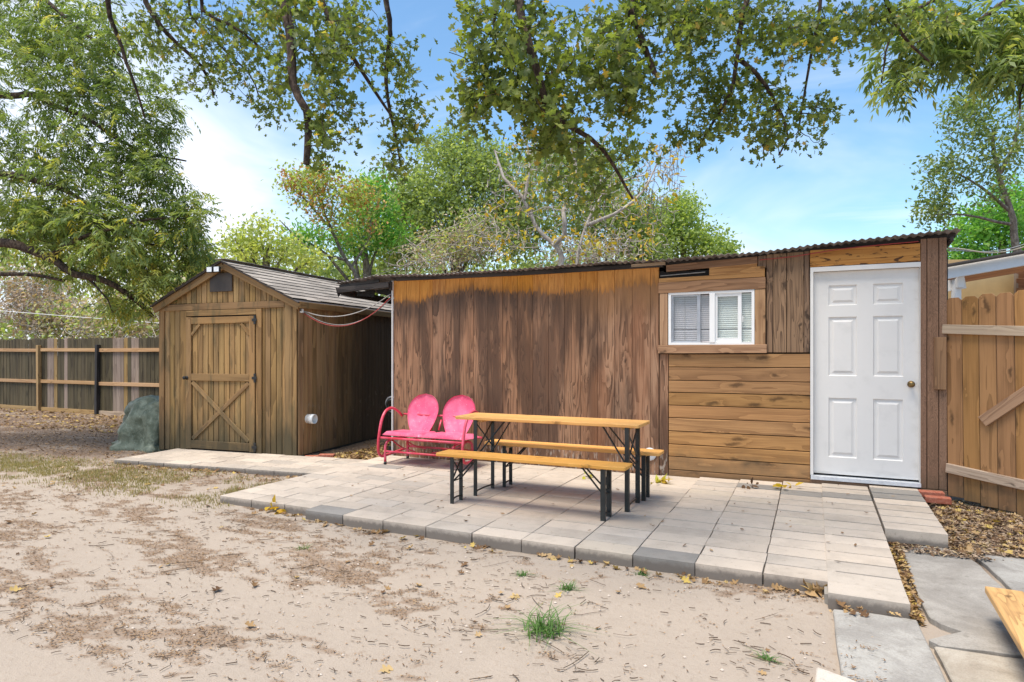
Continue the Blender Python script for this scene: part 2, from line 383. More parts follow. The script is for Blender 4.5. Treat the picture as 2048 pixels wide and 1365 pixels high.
def mat_door():
    m, nt, b = newmat('scuffed_white_door')
    pos = nd(nt, 'ShaderNodeNewGeometry').outputs['Position']; x, y, z = sxyz(nt, pos)
    n = nz(nt, pos, 6, 6, .6); n2 = nz(nt, vmth(nt, 'MULTIPLY', pos, (3, 3, 14)), 1.0, 4)
    c = mix(nt, mth(nt, 'MULTIPLY', sstep(nt, n, .5, .72), .25), (.70, .675, .645), (.52, .505, .48))
    c = mix(nt, mth(nt, 'MULTIPLY', mth(nt, 'SUBTRACT', 1, sstep(nt, z, .14, .24)), mth(nt, 'MULTIPLY', sstep(nt, n2, .45, .65), .55)), c, (.35, .33, .30))
    # hand dirt round the knob edge
    e = mth(nt, 'MULTIPLY', sstep(nt, x, .80, .92), sstep(nt, nz(nt, pos, 9, 5), .48, .7))
    c = mix(nt, mth(nt, 'MULTIPLY', e, .35), c, (.45, .42, .36))
    setc(nt, b, c, .5, n, .08, .004); return m
M['door'] = mat_door()
def mat_pink():
    m, nt, b = newmat('faded_pink_enamel')
    g = nd(nt, 'ShaderNodeNewGeometry'); pos = g.outputs['Position']
    n = nz(nt, pos, 5, 5, .6); n2 = nz(nt, pos, 60, 3)
    c = mix(nt, sstep(nt, n, .34, .7), (.70, .075, .17), (.76, .16, .27))
    c = mix(nt, mth(nt, 'MULTIPLY', sstep(nt, n2, .62, .7), .5), c, (.82, .42, .46))
    c = mix(nt, mth(nt, 'MULTIPLY', sstep(nt, nz(nt, pos, 38, 5, .7), .66, .7), .8), c, (.25, .09, .05))
    setc(nt, b, c, .45, n2, .05, .002); return m
M['pink'] = mat_pink()
def mat_red():
    m, nt, b = newmat('pinkred_tube')
    pos = nd(nt, 'ShaderNodeNewGeometry').outputs['Position']
    c = mix(nt, sstep(nt, nz(nt, pos, 7, 4), .4, .65), (.55, .035, .06), (.68, .10, .16))
    setc(nt, b, c, .4); return m
M['red'] = mat_red()
def mat_tarp():
    m, nt, b = newmat('green_tarp')
    pos = nd(nt, 'ShaderNodeNewGeometry').outputs['Position']
    n = nz(nt, pos, 9, 6, .6, .5)
    c = mix(nt, sstep(nt, n, .35, .7), (.075, .09, .06), (.17, .19, .14))
    c = mix(nt, mth(nt, 'MULTIPLY', sstep(nt, nz(nt, pos, 22, 4, .6, 1.5), .6, .68), .5), c, (.26, .32, .26))
    setc(nt, b, c, .5, n, .5, .03); return m
M['tarp'] = mat_tarp()
M['tarp'].node_tree.nodes['Principled BSDF'].inputs['Specular IOR Level'].default_value = .3
def mat_roofmetal():
    m, nt, b = newmat('weathered_corrugated_metal')
    pos = nd(nt, 'ShaderNodeNewGeometry').outputs['Position']
    n = nz(nt, vmth(nt, 'MULTIPLY', pos, (3, 1, 1)), 3, 6, .65)
    c = ramp(nt, n, [(.3, (.05, .04, .035)), (.5, (.16, .14, .13)), (.62, (.30, .28, .27)), (.75, (.16, .08, .045))])
    setc(nt, b, c, .6, n, .2, .004, .4, .2); return m
M['metal'] = mat_roofmetal()
def mat_shingle():
    m, nt, b = newmat('grey_brown_shingle')
    tc = nd(nt, 'ShaderNodeTexCoord').outputs['Object']; oi = nd(nt, 'ShaderNodeObjectInfo').outputs['Random']
    n = nz(nt, tc, 160, 4, .7); n2 = nz(nt, vmth(nt, 'ADD', tc, nd(nt, 'ShaderNodeCombineXYZ', {0: mth(nt, 'MULTIPLY', oi, 40.0)}).outputs[0]), 9, 3)
    c = mix(nt, n, (.16, .14, .12), (.46, .41, .36))
    c = mix(nt, mth(nt, 'MULTIPLY', n2, .5), c, (.27, .22, .175))
    h = nd(nt, 'ShaderNodeHueSaturation', {'Value': mth(nt, 'ADD', .75, mth(nt, 'MULTIPLY', oi, .5)), 'Color': c})
    setc(nt, b, h.outputs[0], .9, n, .5, .004, .2); return m
M['shingle'] = mat_shingle()
def mat_paver(name, a, bcol, dark=False):
    m, nt, b = newmat(name)
    tc = nd(nt, 'ShaderNodeTexCoord').outputs['Object']; oi = nd(nt, 'ShaderNodeObjectInfo').outputs['Random']
    v = vmth(nt, 'ADD', tc, nd(nt, 'ShaderNodeCombineXYZ', {0: mth(nt, 'MULTIPLY', oi, 50.0), 1: mth(nt, 'MULTIPLY', oi, 31.0)}).outputs[0])
    n = nz(nt, v, 170, 5, .75); n2 = nz(nt, v, 5, 5, .65); n3 = nz(nt, v, 32, 4)
    c = mix(nt, oi, a, bcol)
    c = mix(nt, mth(nt, 'MULTIPLY', sstep(nt, n2, .42, .7), .4), c, [x * .62 for x in a])
    c = mix(nt, mth(nt, 'MULTIPLY', mth(nt, 'SUBTRACT', n, .35), .9, clamp=True), c, [x * .45 for x in a])
    c = mix(nt, mth(nt, 'MULTIPLY', sstep(nt, n3, .62, .72), .35), c, (.2, .16, .12))
    f2 = mth(nt, 'FRACT', mth(nt, 'MULTIPLY', oi, 13.7))
    h = nd(nt, 'ShaderNodeHueSaturation', {'Value': mth(nt, 'ADD', .89, mth(nt, 'MULTIPLY', f2, .2)), 'Color': c})
    # shade of the upright faces painted in, mixed with earth staining near the soil
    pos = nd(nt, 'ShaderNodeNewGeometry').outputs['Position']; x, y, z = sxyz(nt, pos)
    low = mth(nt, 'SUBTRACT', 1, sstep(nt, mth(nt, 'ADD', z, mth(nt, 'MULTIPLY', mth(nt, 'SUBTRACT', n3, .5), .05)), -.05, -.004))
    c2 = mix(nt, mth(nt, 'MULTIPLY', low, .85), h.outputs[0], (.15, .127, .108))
    setc(nt, b, c2, .9, n, .55, .004, .2); return m
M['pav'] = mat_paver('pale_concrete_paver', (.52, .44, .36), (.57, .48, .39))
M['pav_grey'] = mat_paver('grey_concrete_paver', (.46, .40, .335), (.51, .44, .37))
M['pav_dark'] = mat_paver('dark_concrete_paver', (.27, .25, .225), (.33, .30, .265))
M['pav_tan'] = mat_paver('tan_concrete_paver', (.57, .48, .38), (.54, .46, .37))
def mat_slab(name, a, bb):
    m, nt, b = newmat(name)
    pos = nd(nt, 'ShaderNodeNewGeometry').outputs['Position']
    n = nz(nt, pos, 2.4, 7, .65, .6); n2 = nz(nt, pos, 110, 4, .75); n3 = nz(nt, pos, 14, 5, .7)
    c = mix(nt, sstep(nt, n, .38, .64), a, bb)
    c = mix(nt, mth(nt, 'MULTIPLY', sstep(nt, n3, .52, .7), .4), c, (.15, .13, .105))
    c = mix(nt, mth(nt, 'MULTIPLY', mth(nt, 'SUBTRACT', n2, .42), 1.2, clamp=True), c, [x * .4 for x in a])
    setc(nt, b, c, .88, mth(nt, 'ADD', n2, n3), .4, .006, .25); return m
M['slab'] = mat_slab('old_grey_concrete', (.27, .25, .225), (.39, .37, .335))
M['slab2'] = mat_slab('worn_brown_concrete', (.27, .245, .215), (.38, .35, .31))
M['aggregate'] = mat_slab('pebbly_concrete', (.33, .28, .22), (.46, .41, .34))
def mat_brick():
    m, nt, b = newmat('red_brick')
    pos = nd(nt, 'ShaderNodeNewGeometry').outputs['Position']; n = nz(nt, pos, 40, 5, .7)
    setc(nt, b, mix(nt, sstep(nt, n, .35, .7), (.34, .085, .045), (.46, .19, .12)), .9, n, .5, .004); return m
M['brick'] = mat_brick()
def mat_leaf(name, cols, trans=.35, rough=.5, spec=.35):
    m, nt, b = newmat(name)
    a = nd(nt, 'ShaderNodeAttribute', attribute_name='rnd').outputs['Fac']
    st = [(i / (len(cols) - 1), c) for i, c in enumerate(cols)]
    c = ramp(nt, a, st)
    setc(nt, b, c, rough, None, spec=spec)
    t = nd(nt, 'ShaderNodeBsdfTranslucent', {0: mix(nt, 1, c, (1.5, 1.5, .7), 'MULTIPLY')})
    mx = nd(nt, 'ShaderNodeMixShader', {0: trans}); nt.links.new(b.outputs[0], mx.inputs[1]); nt.links.new(t.outputs[0], mx.inputs[2])
    nt.links.new(mx.outputs[0], [n for n in nt.nodes if n.type == 'OUTPUT_MATERIAL'][0].inputs[0]); return m
M['oakleaf'] = mat_leaf('oak_leaf', [(.065, .095, .03), (.10, .14, .038), (.145, .19, .048), (.19, .235, .06), (.26, .29, .08), (.46, .36, .07), (.36, .15, .05)], .5)
M['pecleaf'] = mat_leaf('pecan_leaf', [(.085, .13, .045), (.12, .175, .06), (.16, .225, .075), (.21, .27, .095), (.29, .34, .13), (.42, .43, .11), (.55, .45, .10)], .5)
M['bgleaf'] = mat_leaf('distant_green_leaf', [(.13, .18, .07), (.19, .25, .09), (.26, .33, .12), (.34, .41, .15), (.43, .48, .22)], .5)
M['bgleaf2'] = mat_leaf('distant_light_leaf', [(.20, .29, .08), (.27, .36, .10), (.35, .43, .13), (.43, .49, .17), (.52, .54, .22)], .5)
M['fernleaf'] = mat_leaf('bright_fern_leaf', [(.10, .26, .05), (.14, .34, .07), (.20, .40, .08), (.32, .46, .12)], .5)
M['orangeseed'] = mat_leaf('orange_seed_pod', [(.40, .16, .04), (.55, .26, .07), (.60, .34, .13), (.42, .22, .12)], .2)
M['yellowleaf'] = mat_leaf('yellow_leaf', [(.50, .42, .03), (.60, .45, .04), (.55, .32, .03), (.42, .45, .05)])
M['brushleaf'] = mat_leaf('dry_brush', [(.30, .20, .13), (.42, .30, .21), (.55, .44, .33), (.40, .42, .18), (.34, .45, .12), (.48, .55, .18)], .35)
M['litter'] = mat_leaf('dead_leaf', [(.10, .055, .03), (.16, .09, .045), (.25, .15, .07), (.36, .23, .11), (.46, .32, .17), (.50, .36, .08)], .1, .8, .15)
M['bits'] = mat_leaf('brown_bits', [(.13, .075, .04), (.20, .12, .065), (.29, .18, .10), (.40, .27, .15)], .0, .9, .1)
M['mulch'] = mat_leaf('mulch_chips', [(.09, .055, .035), (.15, .09, .055), (.23, .15, .095), (.31, .22, .15), (.42, .32, .23), (.38, .27, .09)], .0, .9, .1)
M['grass'] = mat_leaf('short_grass', [(.17, .17, .06), (.27, .24, .09), (.36, .29, .14), (.40, .31, .17)], .3)
M['weed'] = mat_leaf('weed_blade', [(.06, .14, .03), (.10, .20, .05), (.16, .26, .07)], .3)
M['pods'] = mat_leaf('hanging_pod', [(.12, .09, .06), (.22, .17, .10)], .1)
def mat_bark(name, a, bb, sc=22):
    m, nt, b = newmat(name)
    pos = nd(nt, 'ShaderNodeNewGeometry').outputs['Position']; n = nz(nt, vmth(nt, 'MULTIPLY', pos, (1, 1, .4)), sc, 6, .7)
    setc(nt, b, mix(nt, sstep(nt, n, .38, .66), a, bb), .9, n, .9, .02, .2); return m
M['bark'] = mat_bark('dark_oak_bark', (.03, .02, .015), (.115, .08, .06), 30)
M['bark_grey'] = mat_bark('grey_bark', (.12, .10, .08), (.28, .24, .20))
M['bark_pale'] = mat_bark('pale_dead_bark', (.34, .29, .245), (.58, .52, .455), 12)
def mat_ground():
    m, nt, b = newmat('sandy_soil')
    pos = nd(nt, 'ShaderNodeNewGeometry').outputs['Position']; x, y, z = sxyz(nt, pos)
    n0 = nz(nt, pos, .7, 5, .6); n1 = nz(nt, pos, 3.2, 6, .65); n2 = nz(nt, pos, 26, 6, .7); n3 = nz(nt, pos, 190, 3, .7)
    sand = mix(nt, n1, (.335, .275, .22), (.42, .35, .285))
    sand = mix(nt, mth(nt, 'MULTIPLY', sstep(nt, n2, .54, .7), .32), sand, (.27, .205, .15))
    sand = mix(nt, mth(nt, 'MULTIPLY', sstep(nt, n3, .56, .68), .45), sand, (.22, .16, .115))
    soil = mix(nt, sstep(nt, n2, .35, .65), (.10, .068, .048), (.23, .165, .12))
    # soil takes over to the back left and behind the building, sand near the yard's middle
    d = mth(nt, 'ADD', mth(nt, 'MULTIPLY', y, .9), mth(nt, 'MULTIPLY', x, -.32))
    g = sstep(nt, mth(nt, 'ADD', d, mth(nt, 'MULTIPLY', mth(nt, 'SUBTRACT', n0, .5), 5)), 6.3, 8.6)
    streak = nz(nt, vmth(nt, 'MULTIPLY', pos, (.5, 1.6, 1)), 1.3, 5)
    g2 = mth(nt, 'MULTIPLY', g, mth(nt, 'SUBTRACT', 1, mth(nt, 'MULTIPLY', sstep(nt, streak, .52, .68), .5)))
    right = mth(nt, 'MULTIPLY', sstep(nt, x, .7, 1.0), sstep(nt, y, 4.9, 5.4))
    g3 = mth(nt, 'MAXIMUM', g2, mth(nt, 'MULTIPLY', right, .8))
    gap = mth(nt, 'MULTIPLY', sstep(nt, y, 6.1, 6.7), mth(nt, 'SUBTRACT', 1, sstep(nt, x, -4.9, -4.6)))
    g3 = mth(nt, 'MAXIMUM', g3, mth(nt, 'MULTIPLY', gap, sstep(nt, x, -6.6, -6.0)))
    c = mix(nt, g3, sand, soil)
    lt_ = nd(nt, 'ShaderNodeAttribute', attribute_name='litter').outputs['Fac']
    pt = sstep(nt, mth(nt, 'ADD', lt_, mth(nt, 'MULTIPLY', mth(nt, 'SUBTRACT', n2, .5), 1.6)), .25, 1.0)
    c = mix(nt, mth(nt, 'MULTIPLY', pt, .6), c, mix(nt, n3, (.15, .095, .06), (.30, .20, .13)))
    h = mth(nt, 'ADD', mth(nt, 'MULTIPLY', n2, .8), mth(nt, 'MULTIPLY', n3, .25))
    setc(nt, b, c, .95, h, .7, .02, .12); return m
M['ground'] = mat_ground()

# ------------------------------------------------------------------ ground
def gz(x, y):
    z = -.088
    z += .022 * min(1, max(0, (-x - 3) / 3)) * max(0, min(1, (8 - y) / 3)) if y < 8 else 0
    t = min(1, max(0, (-x - 8.5) / 7)); z -= .11 * t
    if x < -4.6 and x > -7.5 and y > 5.9: z += .035 * min(1, (y - 5.9) / .6)
    if x > .9 and y > 5.2: z += .05 * min(1, (y - 5.2) / 1) * min(1, (x - .9) / .1)
    if x > .06 and y < 5.5: return -.103 + .006 * mnoise.noise(Vector((x * 4.7, y * 4.7, 3)))
    z += .012 * mnoise.noise(Vector((x * 1.3, y * 1.3, 0))) + .006 * mnoise.noise(Vector((x * 4.7, y * 4.7, 3))) + .004 * mnoise.noise(Vector((x * 13, y * 13, 7)))
    return z
def coords(lo, hi, step, far, grow=1.35):
    a = list(np.arange(lo, hi + 1e-6, step)); d = step
    while a[-1] < far: d *= grow; a.append(a[-1] + d)
    d = step
    while a[0] > -far: d *= grow; a.insert(0, a[0] - d)
    return a
gx = coords(-11, 3, .055, 260); gy = coords(1.6, 9.5, .055, 260)
V = [(x, y, gz(x, y) if abs(x) < 40 and abs(y) < 40 else -.2) for y in gy for x in gx]
nx = len(gx)
Fg = [(j * nx + i, j * nx + i + 1, (j + 1) * nx + i + 1, (j + 1) * nx + i) for j in range(len(gy) - 1) for i in range(nx - 1)]
def fbm(x, y, s, o=0): return .5 + .5 * (mnoise.noise(Vector((x * s, y * s, o))) + .5 * mnoise.noise(Vector((x * s * 2.1, y * s * 2.1, o + 5))) + .25 * mnoise.noise(Vector((x * s * 4.3, y * s * 4.3, o + 9))))
def patch(x, y):
    v = fbm(x * .8 + y * .3, y * 1.7, 1.2, 4) * .36 + fbm(x * .7, y * 1.6, 4.5, 8) * .3 + fbm(x * .6 + y * .2, y * 1.7, 13, 2) * .34 + .05 * min(1.5, max(0, (-x - .8) / 1.6))
    return max(.02, min(1, (v - .575) * 13))
go = tag(np_mesh('ground', V, Fg, M['ground'], smooth=True), 'sandy bare soil of the yard with brown debris', kind='structure')
la = go.data.attributes.new('litter', 'FLOAT', 'POINT'); la.data.foreach_set('value', np.array([patch(v[0], v[1]) if (-9 < v[0] < .6 and v[1] < 6) else 0 for v in V], np.float32))

# ------------------------------------------------------------------ patio
def tilt(x, y):
    return max(0, min(1.2, (x + 1.5) * .034 / .09)) * .09 * max(0, min(1, (y - 4.25) / 2.85))
patio_bed = MB()
def bed(x0, x1, y0, y1, z): patio_bed.box((x0, y0, -.3), (x1, y1, z))
bed(-5.06, -3.99, 4.35, 6.9, -.03); bed(-3.93, .05, 4.27, 7.08, -.028); bed(.06, .46, 4.09, 7.08, -.03); bed(.47, .87, 5.6, 7.08, -.03)
patio = tag(patio_bed.build('patio', M['slab2']), 'patio of pale concrete cap blocks in front of the workshop', kind='structure')
npav = [0]
def paver(cx, cy, lx, ly, par, rz=0, z=0, mat=None, h=.1):
    dx = lx - .007; dy = ly - .006
    zt = tilt(cx, cy) + z + rnd.uniform(-.002, .002)
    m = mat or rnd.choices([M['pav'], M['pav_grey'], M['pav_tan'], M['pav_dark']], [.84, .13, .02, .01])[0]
    Mx = Matrix.Translation((cx, cy, zt - h)) @ Matrix.Rotation(rz + rnd.uniform(-.006, .006), 4, 'Z') @ Matrix.Rotation(rnd.uniform(-.004, .004), 4, 'X')
    npav[0] += 1
    dxr = round(dx, 3); dyr = round(dy, 3)
    return piece('paver', [(-dxr / 2, -dyr / 2), (dxr / 2, -dyr / 2), (dxr / 2, dyr / 2), (-dxr / 2, dyr / 2)], h, Mx, m, par, .0022)
cw = .4095
for k in range(10):
    x0 = -3.963 + cw * k; y = 4.225; row = 0
    while y < 7.0:
        d = min(.2035, 7.075 - y)
        if x0 > -2.8:
            mat = None
            if row == 0: mat = {0: M['pav_dark'], 8: M['pav'], 9: M['pav'], 7: M['pav_dark'], 6: M['pav_tan'], 5: M['pav'], 4: M['pav'], 3: M['pav_grey']}.get(k)
            if k == 9 and row == 11 : mat = M['pav_dark']
            if k == 8 and row == 12: mat = M['pav_dark']
            paver(x0 + cw / 2 + rnd.uniform(-.003, .003), y + d / 2, cw, d, patio, mat=mat)
        y += .2035; row += 1
# left part: running bond
def bond(x0, x1, y0, y1, offs, skip=None):
    y = y0; r = 0
    while y < y1 - .03:
        d = min(.2035, y1 - y)
        x = x0 - (offs[r % len(offs)]) * cw
        while x < x1 - .02:
            a, b = max(x, x0), min(x + cw, x1)
            if b - a > .06:
                mat = None
                if skip: mat = skip(r, (a + b) / 2)
                paver((a + b) / 2, y + d / 2, b - a, d, patio, mat=mat)
            x += cw
        y += .2035; r += 1
bond(-5.1, -3.966, 4.31, 6.95, [0, .5, 0, .5, .25], lambda r, x: M['pav'] if r == 0 else None)
bond(-3.963, -2.735, 4.225, 7.075, [0, 0, .5, 0, .5, .0], lambda r, x: M['pav_dark'] if (r == 0 and x < -3.6) or (r == 7 and -3.3 < x < -2.9) else None)
y = 4.03; row = 0
while y < 7.0:
    d = min(.2035, 7.075 - y)
    paver(.072 + .205, y + d / 2, .405, d, patio, mat=M['pav_grey'] if row < 3 else (M['pav_dark'] if row == 12 else M['pav'])); y += .2035; row += 1
y = 5.545; row = 0
while y < 7.0:
    d = min(.2035, 7.075 - y)
    paver(.69, y + d / 2, .405, d, patio, mat=M['pav_dark'] if row == 5 else None); y += .2035; row += 1
# the strip in front of the shed
SF = Matrix.Translation((-6.2, 6.47, 0)) @ Matrix.Rotation(R(7), 4, 'Z')
bm_ = MB(); bm_.box((-1.98, -.96, -.3), (1.0, -.06, -.04))
walk = tag(bm_.build('shed_walkway', M['slab2'], F=SF), 'narrow paved strip of concrete blocks before the shed door', kind='structure')
for r in range(5):
    off = [0, .5, .2, .7, .4][r]
    s = -2.03 - off * cw
    while s < 1.08:
        a, b = max(s, -2.03), min(s + cw, 1.1)
        if b - a > .06:
            p = SF @ Vector(((a + b) / 2, -1.0 + .2 * r + .0985, 0))
            paver(p.x, p.y, b - a, .2, walk, R(7), -.012, M['pav_grey'] if r == 0 and rnd.random() < .5 else None)
        s += cw

# ------------------------------------------------------------------ concrete slabs on the right
def slab(name, pts, z, t, mat, label):
    n = len(pts); out = []
    for i in range(n):
        a, b = Vector(pts[i]), Vector(pts[(i + 1) % n])
        for j in range(4):
            p = a.lerp(b, j / 4); e = .004
            out.append((p.x + rnd.uniform(-e, e) * (j > 0), p.y + rnd.uniform(-e, e) * (j > 0)))
    o = piece(name, out, t, Matrix.Translation((0, 0, z - t)), mat, None, .006)
    return tag(o, label, 'concrete slab', 'concrete slabs right of the patio')
OP = lambda z, *L: [tuple(on(x, y, z))[:2] for x, y in L]
slab('concrete_slab', OP(-.068, (1666, 1218), (1740, 1226), (1834, 1240), (1895, 1368), (1925, 1440), (1700, 1440), (1674, 1290))[::-1], -.068, .08, M['slab'], 'grey rectangular concrete slab lying in the sand below the patio corner')
slab('concrete_slab', OP(-.066, (1787, 1091), (1875, 1093), (1925, 1106), (1962, 1132), (2012, 1182), (2120, 1302), (2030, 1308), (1990, 1302), (1880, 1290), (1856, 1278), (1925, 1262), (1880, 1246), (1858, 1232))[::-1], -.066, .08, M['slab2'], 'large worn slab right of the patio with rounded broken edges')
slab('concrete_slab', OP(-.07, (1940, 1105), (2100, 1104), (2320, 1112), (2320, 1300), (2135, 1292), (2026, 1180), (1974, 1130))[::-1], -.07, .08, M['slab'], 'cracked slab behind the low wooden bench with white paint splash')
slab('concrete_slab', OP(-.072, (1868, 1292), (1985, 1310), (2030, 1316), (2200, 1320), (2350, 1500), (1970, 1500), (1908, 1368))[::-1], -.072, .08, M['aggregate'], 'pebbly broken slab at the bottom right beside the narrow sand joint')
M['palesl'] = mat_slab('pale_concrete', (.50, .44, .37), (.56, .5, .43))
slab('concrete_slab', [(.015, 3.165), (.23, 3.07), (.2, 2.7), (-.01, 2.75)], -.045, .06, M['palesl'], 'pale block corner cut off by the bottom edge of the yard view')
m = MB(); q = [(.0, 0), (.04, .03), (.1, .01), (.13, .05), (.08, .07), (.05, .12), (.0, .09), (-.03, .04)]
sp_ = piece('paint_splash', [(1.2 + a * 1.3, 4.72 + b * 2.2) for a, b in q], .002, Matrix.Translation((0, 0, -.0745)), M['white'], None, 0)
tag(sp_, 'small white paint splash on the cracked slab', 'paint splash')

# ------------------------------------------------------------------ workshop building
YW = 7.1
bld = thing('workshop', 'long lean-to workshop clad in weathered plywood, pine planks and a white door', 'shed building', (-2, YW, 0))
core = MB()
core.box((-5.06, YW + .03, -.05), (-1.5, 11, 2.26)); core.box((-1.5, YW + .06, -.05), (-.03, 11, 2.1)); core.box((-.03, YW + .1, .02), (1.1, 11, 2.3))
core.build('inner_wall', M['void'], bld)
N_ = (0, -1, 0)
xs = [-5.1]
wds = [.204] * 6
x = -5.1
edges = [-5.1 + i * .2035 for i in range(18)]; edges[-1] = -1.64; edges.append(-1.545)
for a, b in zip(edges[:-1], edges[1:]):
    g = .003
    zt = 2.32 + rnd.uniform(-.003, .003)
    board('wall_board', ((a + b) / 2, YW + .03, -.05), ((a + b) / 2, YW + .03, zt), b - a - g, .03 + rnd.uniform(0, .0012), N_, M['ply'], bld, .0015)
board('wall_board', (-1.49, YW + .03, -.05), (-1.49, YW + .03, 1.34), .095, .03, N_, M['ply'], bld)
board('white_edge', (-5.108, YW, -.03), (-5.108, YW, 2.32), .018, .03, N_, M['white'], bld)
js = [1.34, 1.197, 1.051, .918, .778, .64, .495, .35, .217, .072, -.04]
for i in range(10):
    zc = (js[i] + js[i + 1]) / 2; h = js[i] - js[i + 1] - .008
    o = board('siding_plank', (-1.436, YW + .03, zc), (-.026, YW + .03, zc + .006), h, .028 + rnd.uniform(-.002, .003), N_, M['pine'], bld)
# vertical boards between window and door
for a, b in ((-.437, -.372), (-.372, -.244), (-.244, -.082), (-.082, -.028)):
    board('upright_board', ((a + b) / 2, YW + .03, 1.357), ((a + b) / 2, YW + .03, 2.37 + .03 * (a + .4)), b - a - .005, .03 + rnd.uniform(0, .006), N_, M['vert'], bld)
board('upright_board', (-.478, YW + .03, 2.235), (-.478, YW + .03, 2.36), .08, .03, N_, M['vert'], bld)
# window surround
board('window_trim', (-1.545, YW + .0, 1.391), (-.43, YW + .0, 1.396), .09, .035, N_, M['casing'], bld)
board('window_trim', (-1.543, YW + .0, 2.068), (-.442, YW + .0, 2.075), .118, .03, N_, M['casingdark'], bld)
board('window_trim', (-1.487, YW + .0, 1.437), (-1.487, YW + .0, 2.008), .088, .025, N_, M['casing'], bld)
board('window_trim', (-.495, YW + .0, 1.441), (-.495, YW + .0, 2.012), .103, .025, N_, M['casing'], bld)
board('header_board', (-1.543, YW + .01, 2.153), (-.45, YW + .01, 2.163), .046, .022, N_, M['orange2'], bld)
board('header_board', (-1.005, YW + .012, 2.215), (-.45, YW + .012, 2.218), .066, .022, N_, M['orange2'], bld)
board('header_board', (-1.005, YW + .012, 2.263), (-.525, YW + .012, 2.268), .03, .020, N_, M['orange2'], bld)
board('header_board', (-1.462, YW + .012, 2.282), (-.522, YW + .012, 2.318), .075, .022, N_, M['casingdark'], bld)
board('black_gap_panel', (-1.545, YW + .03, 2.21), (-1.01, YW + .03, 2.21), .075, .004, N_, M['void'], bld)
wb = MB(); wb.tube([(-1.53, YW + .015, 2.205), (-1.3, YW + .01, 2.213), (-1.05, YW + .01, 2.222)], .006); wb.build('conduit', M['grey_wire'], bld)
board('header_board', (-1.85, YW - .005, 2.333), (-1.47, YW - .005, 2.338), .035, .02, N_, M['gaterail'], bld)
# window
win = MB().box
wf = MB()
x0, x1, z0, z1 = -1.436, -.55, 1.44, 2.012
for lo, hi in (((x0, YW - .02, z0), (x0 + .028, YW + .05, z1)), ((x1 - .028, YW - .02, z0), (x1, YW + .05, z1)), ((x0 + .028, YW - .02, z0), (x1 - .028, YW + .05, z0 + .025)),
               ((x0 + .028, YW - .02, z1 - .025), (x1 - .028, YW + .05, z1)), ((-1.0, YW - .026, z0 + .025), (-.945, YW + .03, z1 - .025))): wf.box(lo, hi)
wfo = wf.build('window', M['vinyl'], bld)
sa = MB()
for (a, b, y) in ((-1.408, -1.0, YW + .012),):
    sa.box((a, y, z0 + .025), (a + .022, y + .02, z1 - .025)); sa.box((-1.135, y, z0 + .025), (-1.10, y + .022, z1 - .025)); sa.box((a + .022, y, z0 + .025), (-1.135, y + .018, z0 + .045)); sa.box((a + .022, y, z1 - .045), (-1.135, y + .018, z1 - .025))
sa.build('screen_frame', M['alu'], wfo)
sb = MB(); y = YW - .006
sb.box((-.945, y, z0 + .025), (-.92, y + .03, z1 - .025)); sb.box((-.715, y, z0 + .025), (-.678, y + .03, z1 - .025)); sb.box((-.92, y, z0 + .025), (-.715, y + .03, z0 + .07)); sb.box((-.92, y, z1 - .06), (-.715, y + .03, z1 - .025))
sb.box((-.668, y - .008, 1.68), (-.66, y + .002, 1.74))
sb.build('sash', M['vinyl'], wfo)
gl = MB(); gl.box((-1.386, YW + .022, z0 + .04), (-1.0, YW + .025, z1 - .04)); gl.build('pane', M['glass'], wfo)
gl = MB(); gl.box((-.92, YW + .008, z0 + .065), (-.715, YW + .011, z1 - .055)); gl.build('pane', M['glass'], wfo)
gl = MB(); gl.box((-.68, YW + .03, z0 + .025), (-.578, YW + .033, z1 - .025)); gl.build('pane', M['glass'], wfo)
for (a, b, mt) in ((-1.406, -1.002, 'blind_l'), (-.944, -.58, 'blind_r')):
    ns = 23; bl = MB()
    for i in range(ns):
        zc = z0 + .03 + (z1 - z0 - .06) * (i + .5) / ns; hh = (z1 - z0 - .06) / ns
        zt = .35 * hh if i == 6 else 0
        bl.add([(a, YW + .038, zc - hh * .5 + zt), (b, YW + .038, zc - hh * .5 + zt), (b, YW + .050, zc + hh * .42), (a, YW + .050, zc + hh * .42)], [(0, 1, 2, 3)])
    bl.build('blind', M[mt], wfo)
    if mt == 'blind_l':
        cd = MB(); cd.box((-1.27, YW + .034, z0 + .03), (-1.267, YW + .037, z1 - .03)); cd.build('blind_cord', M['grey_wire'], wfo)
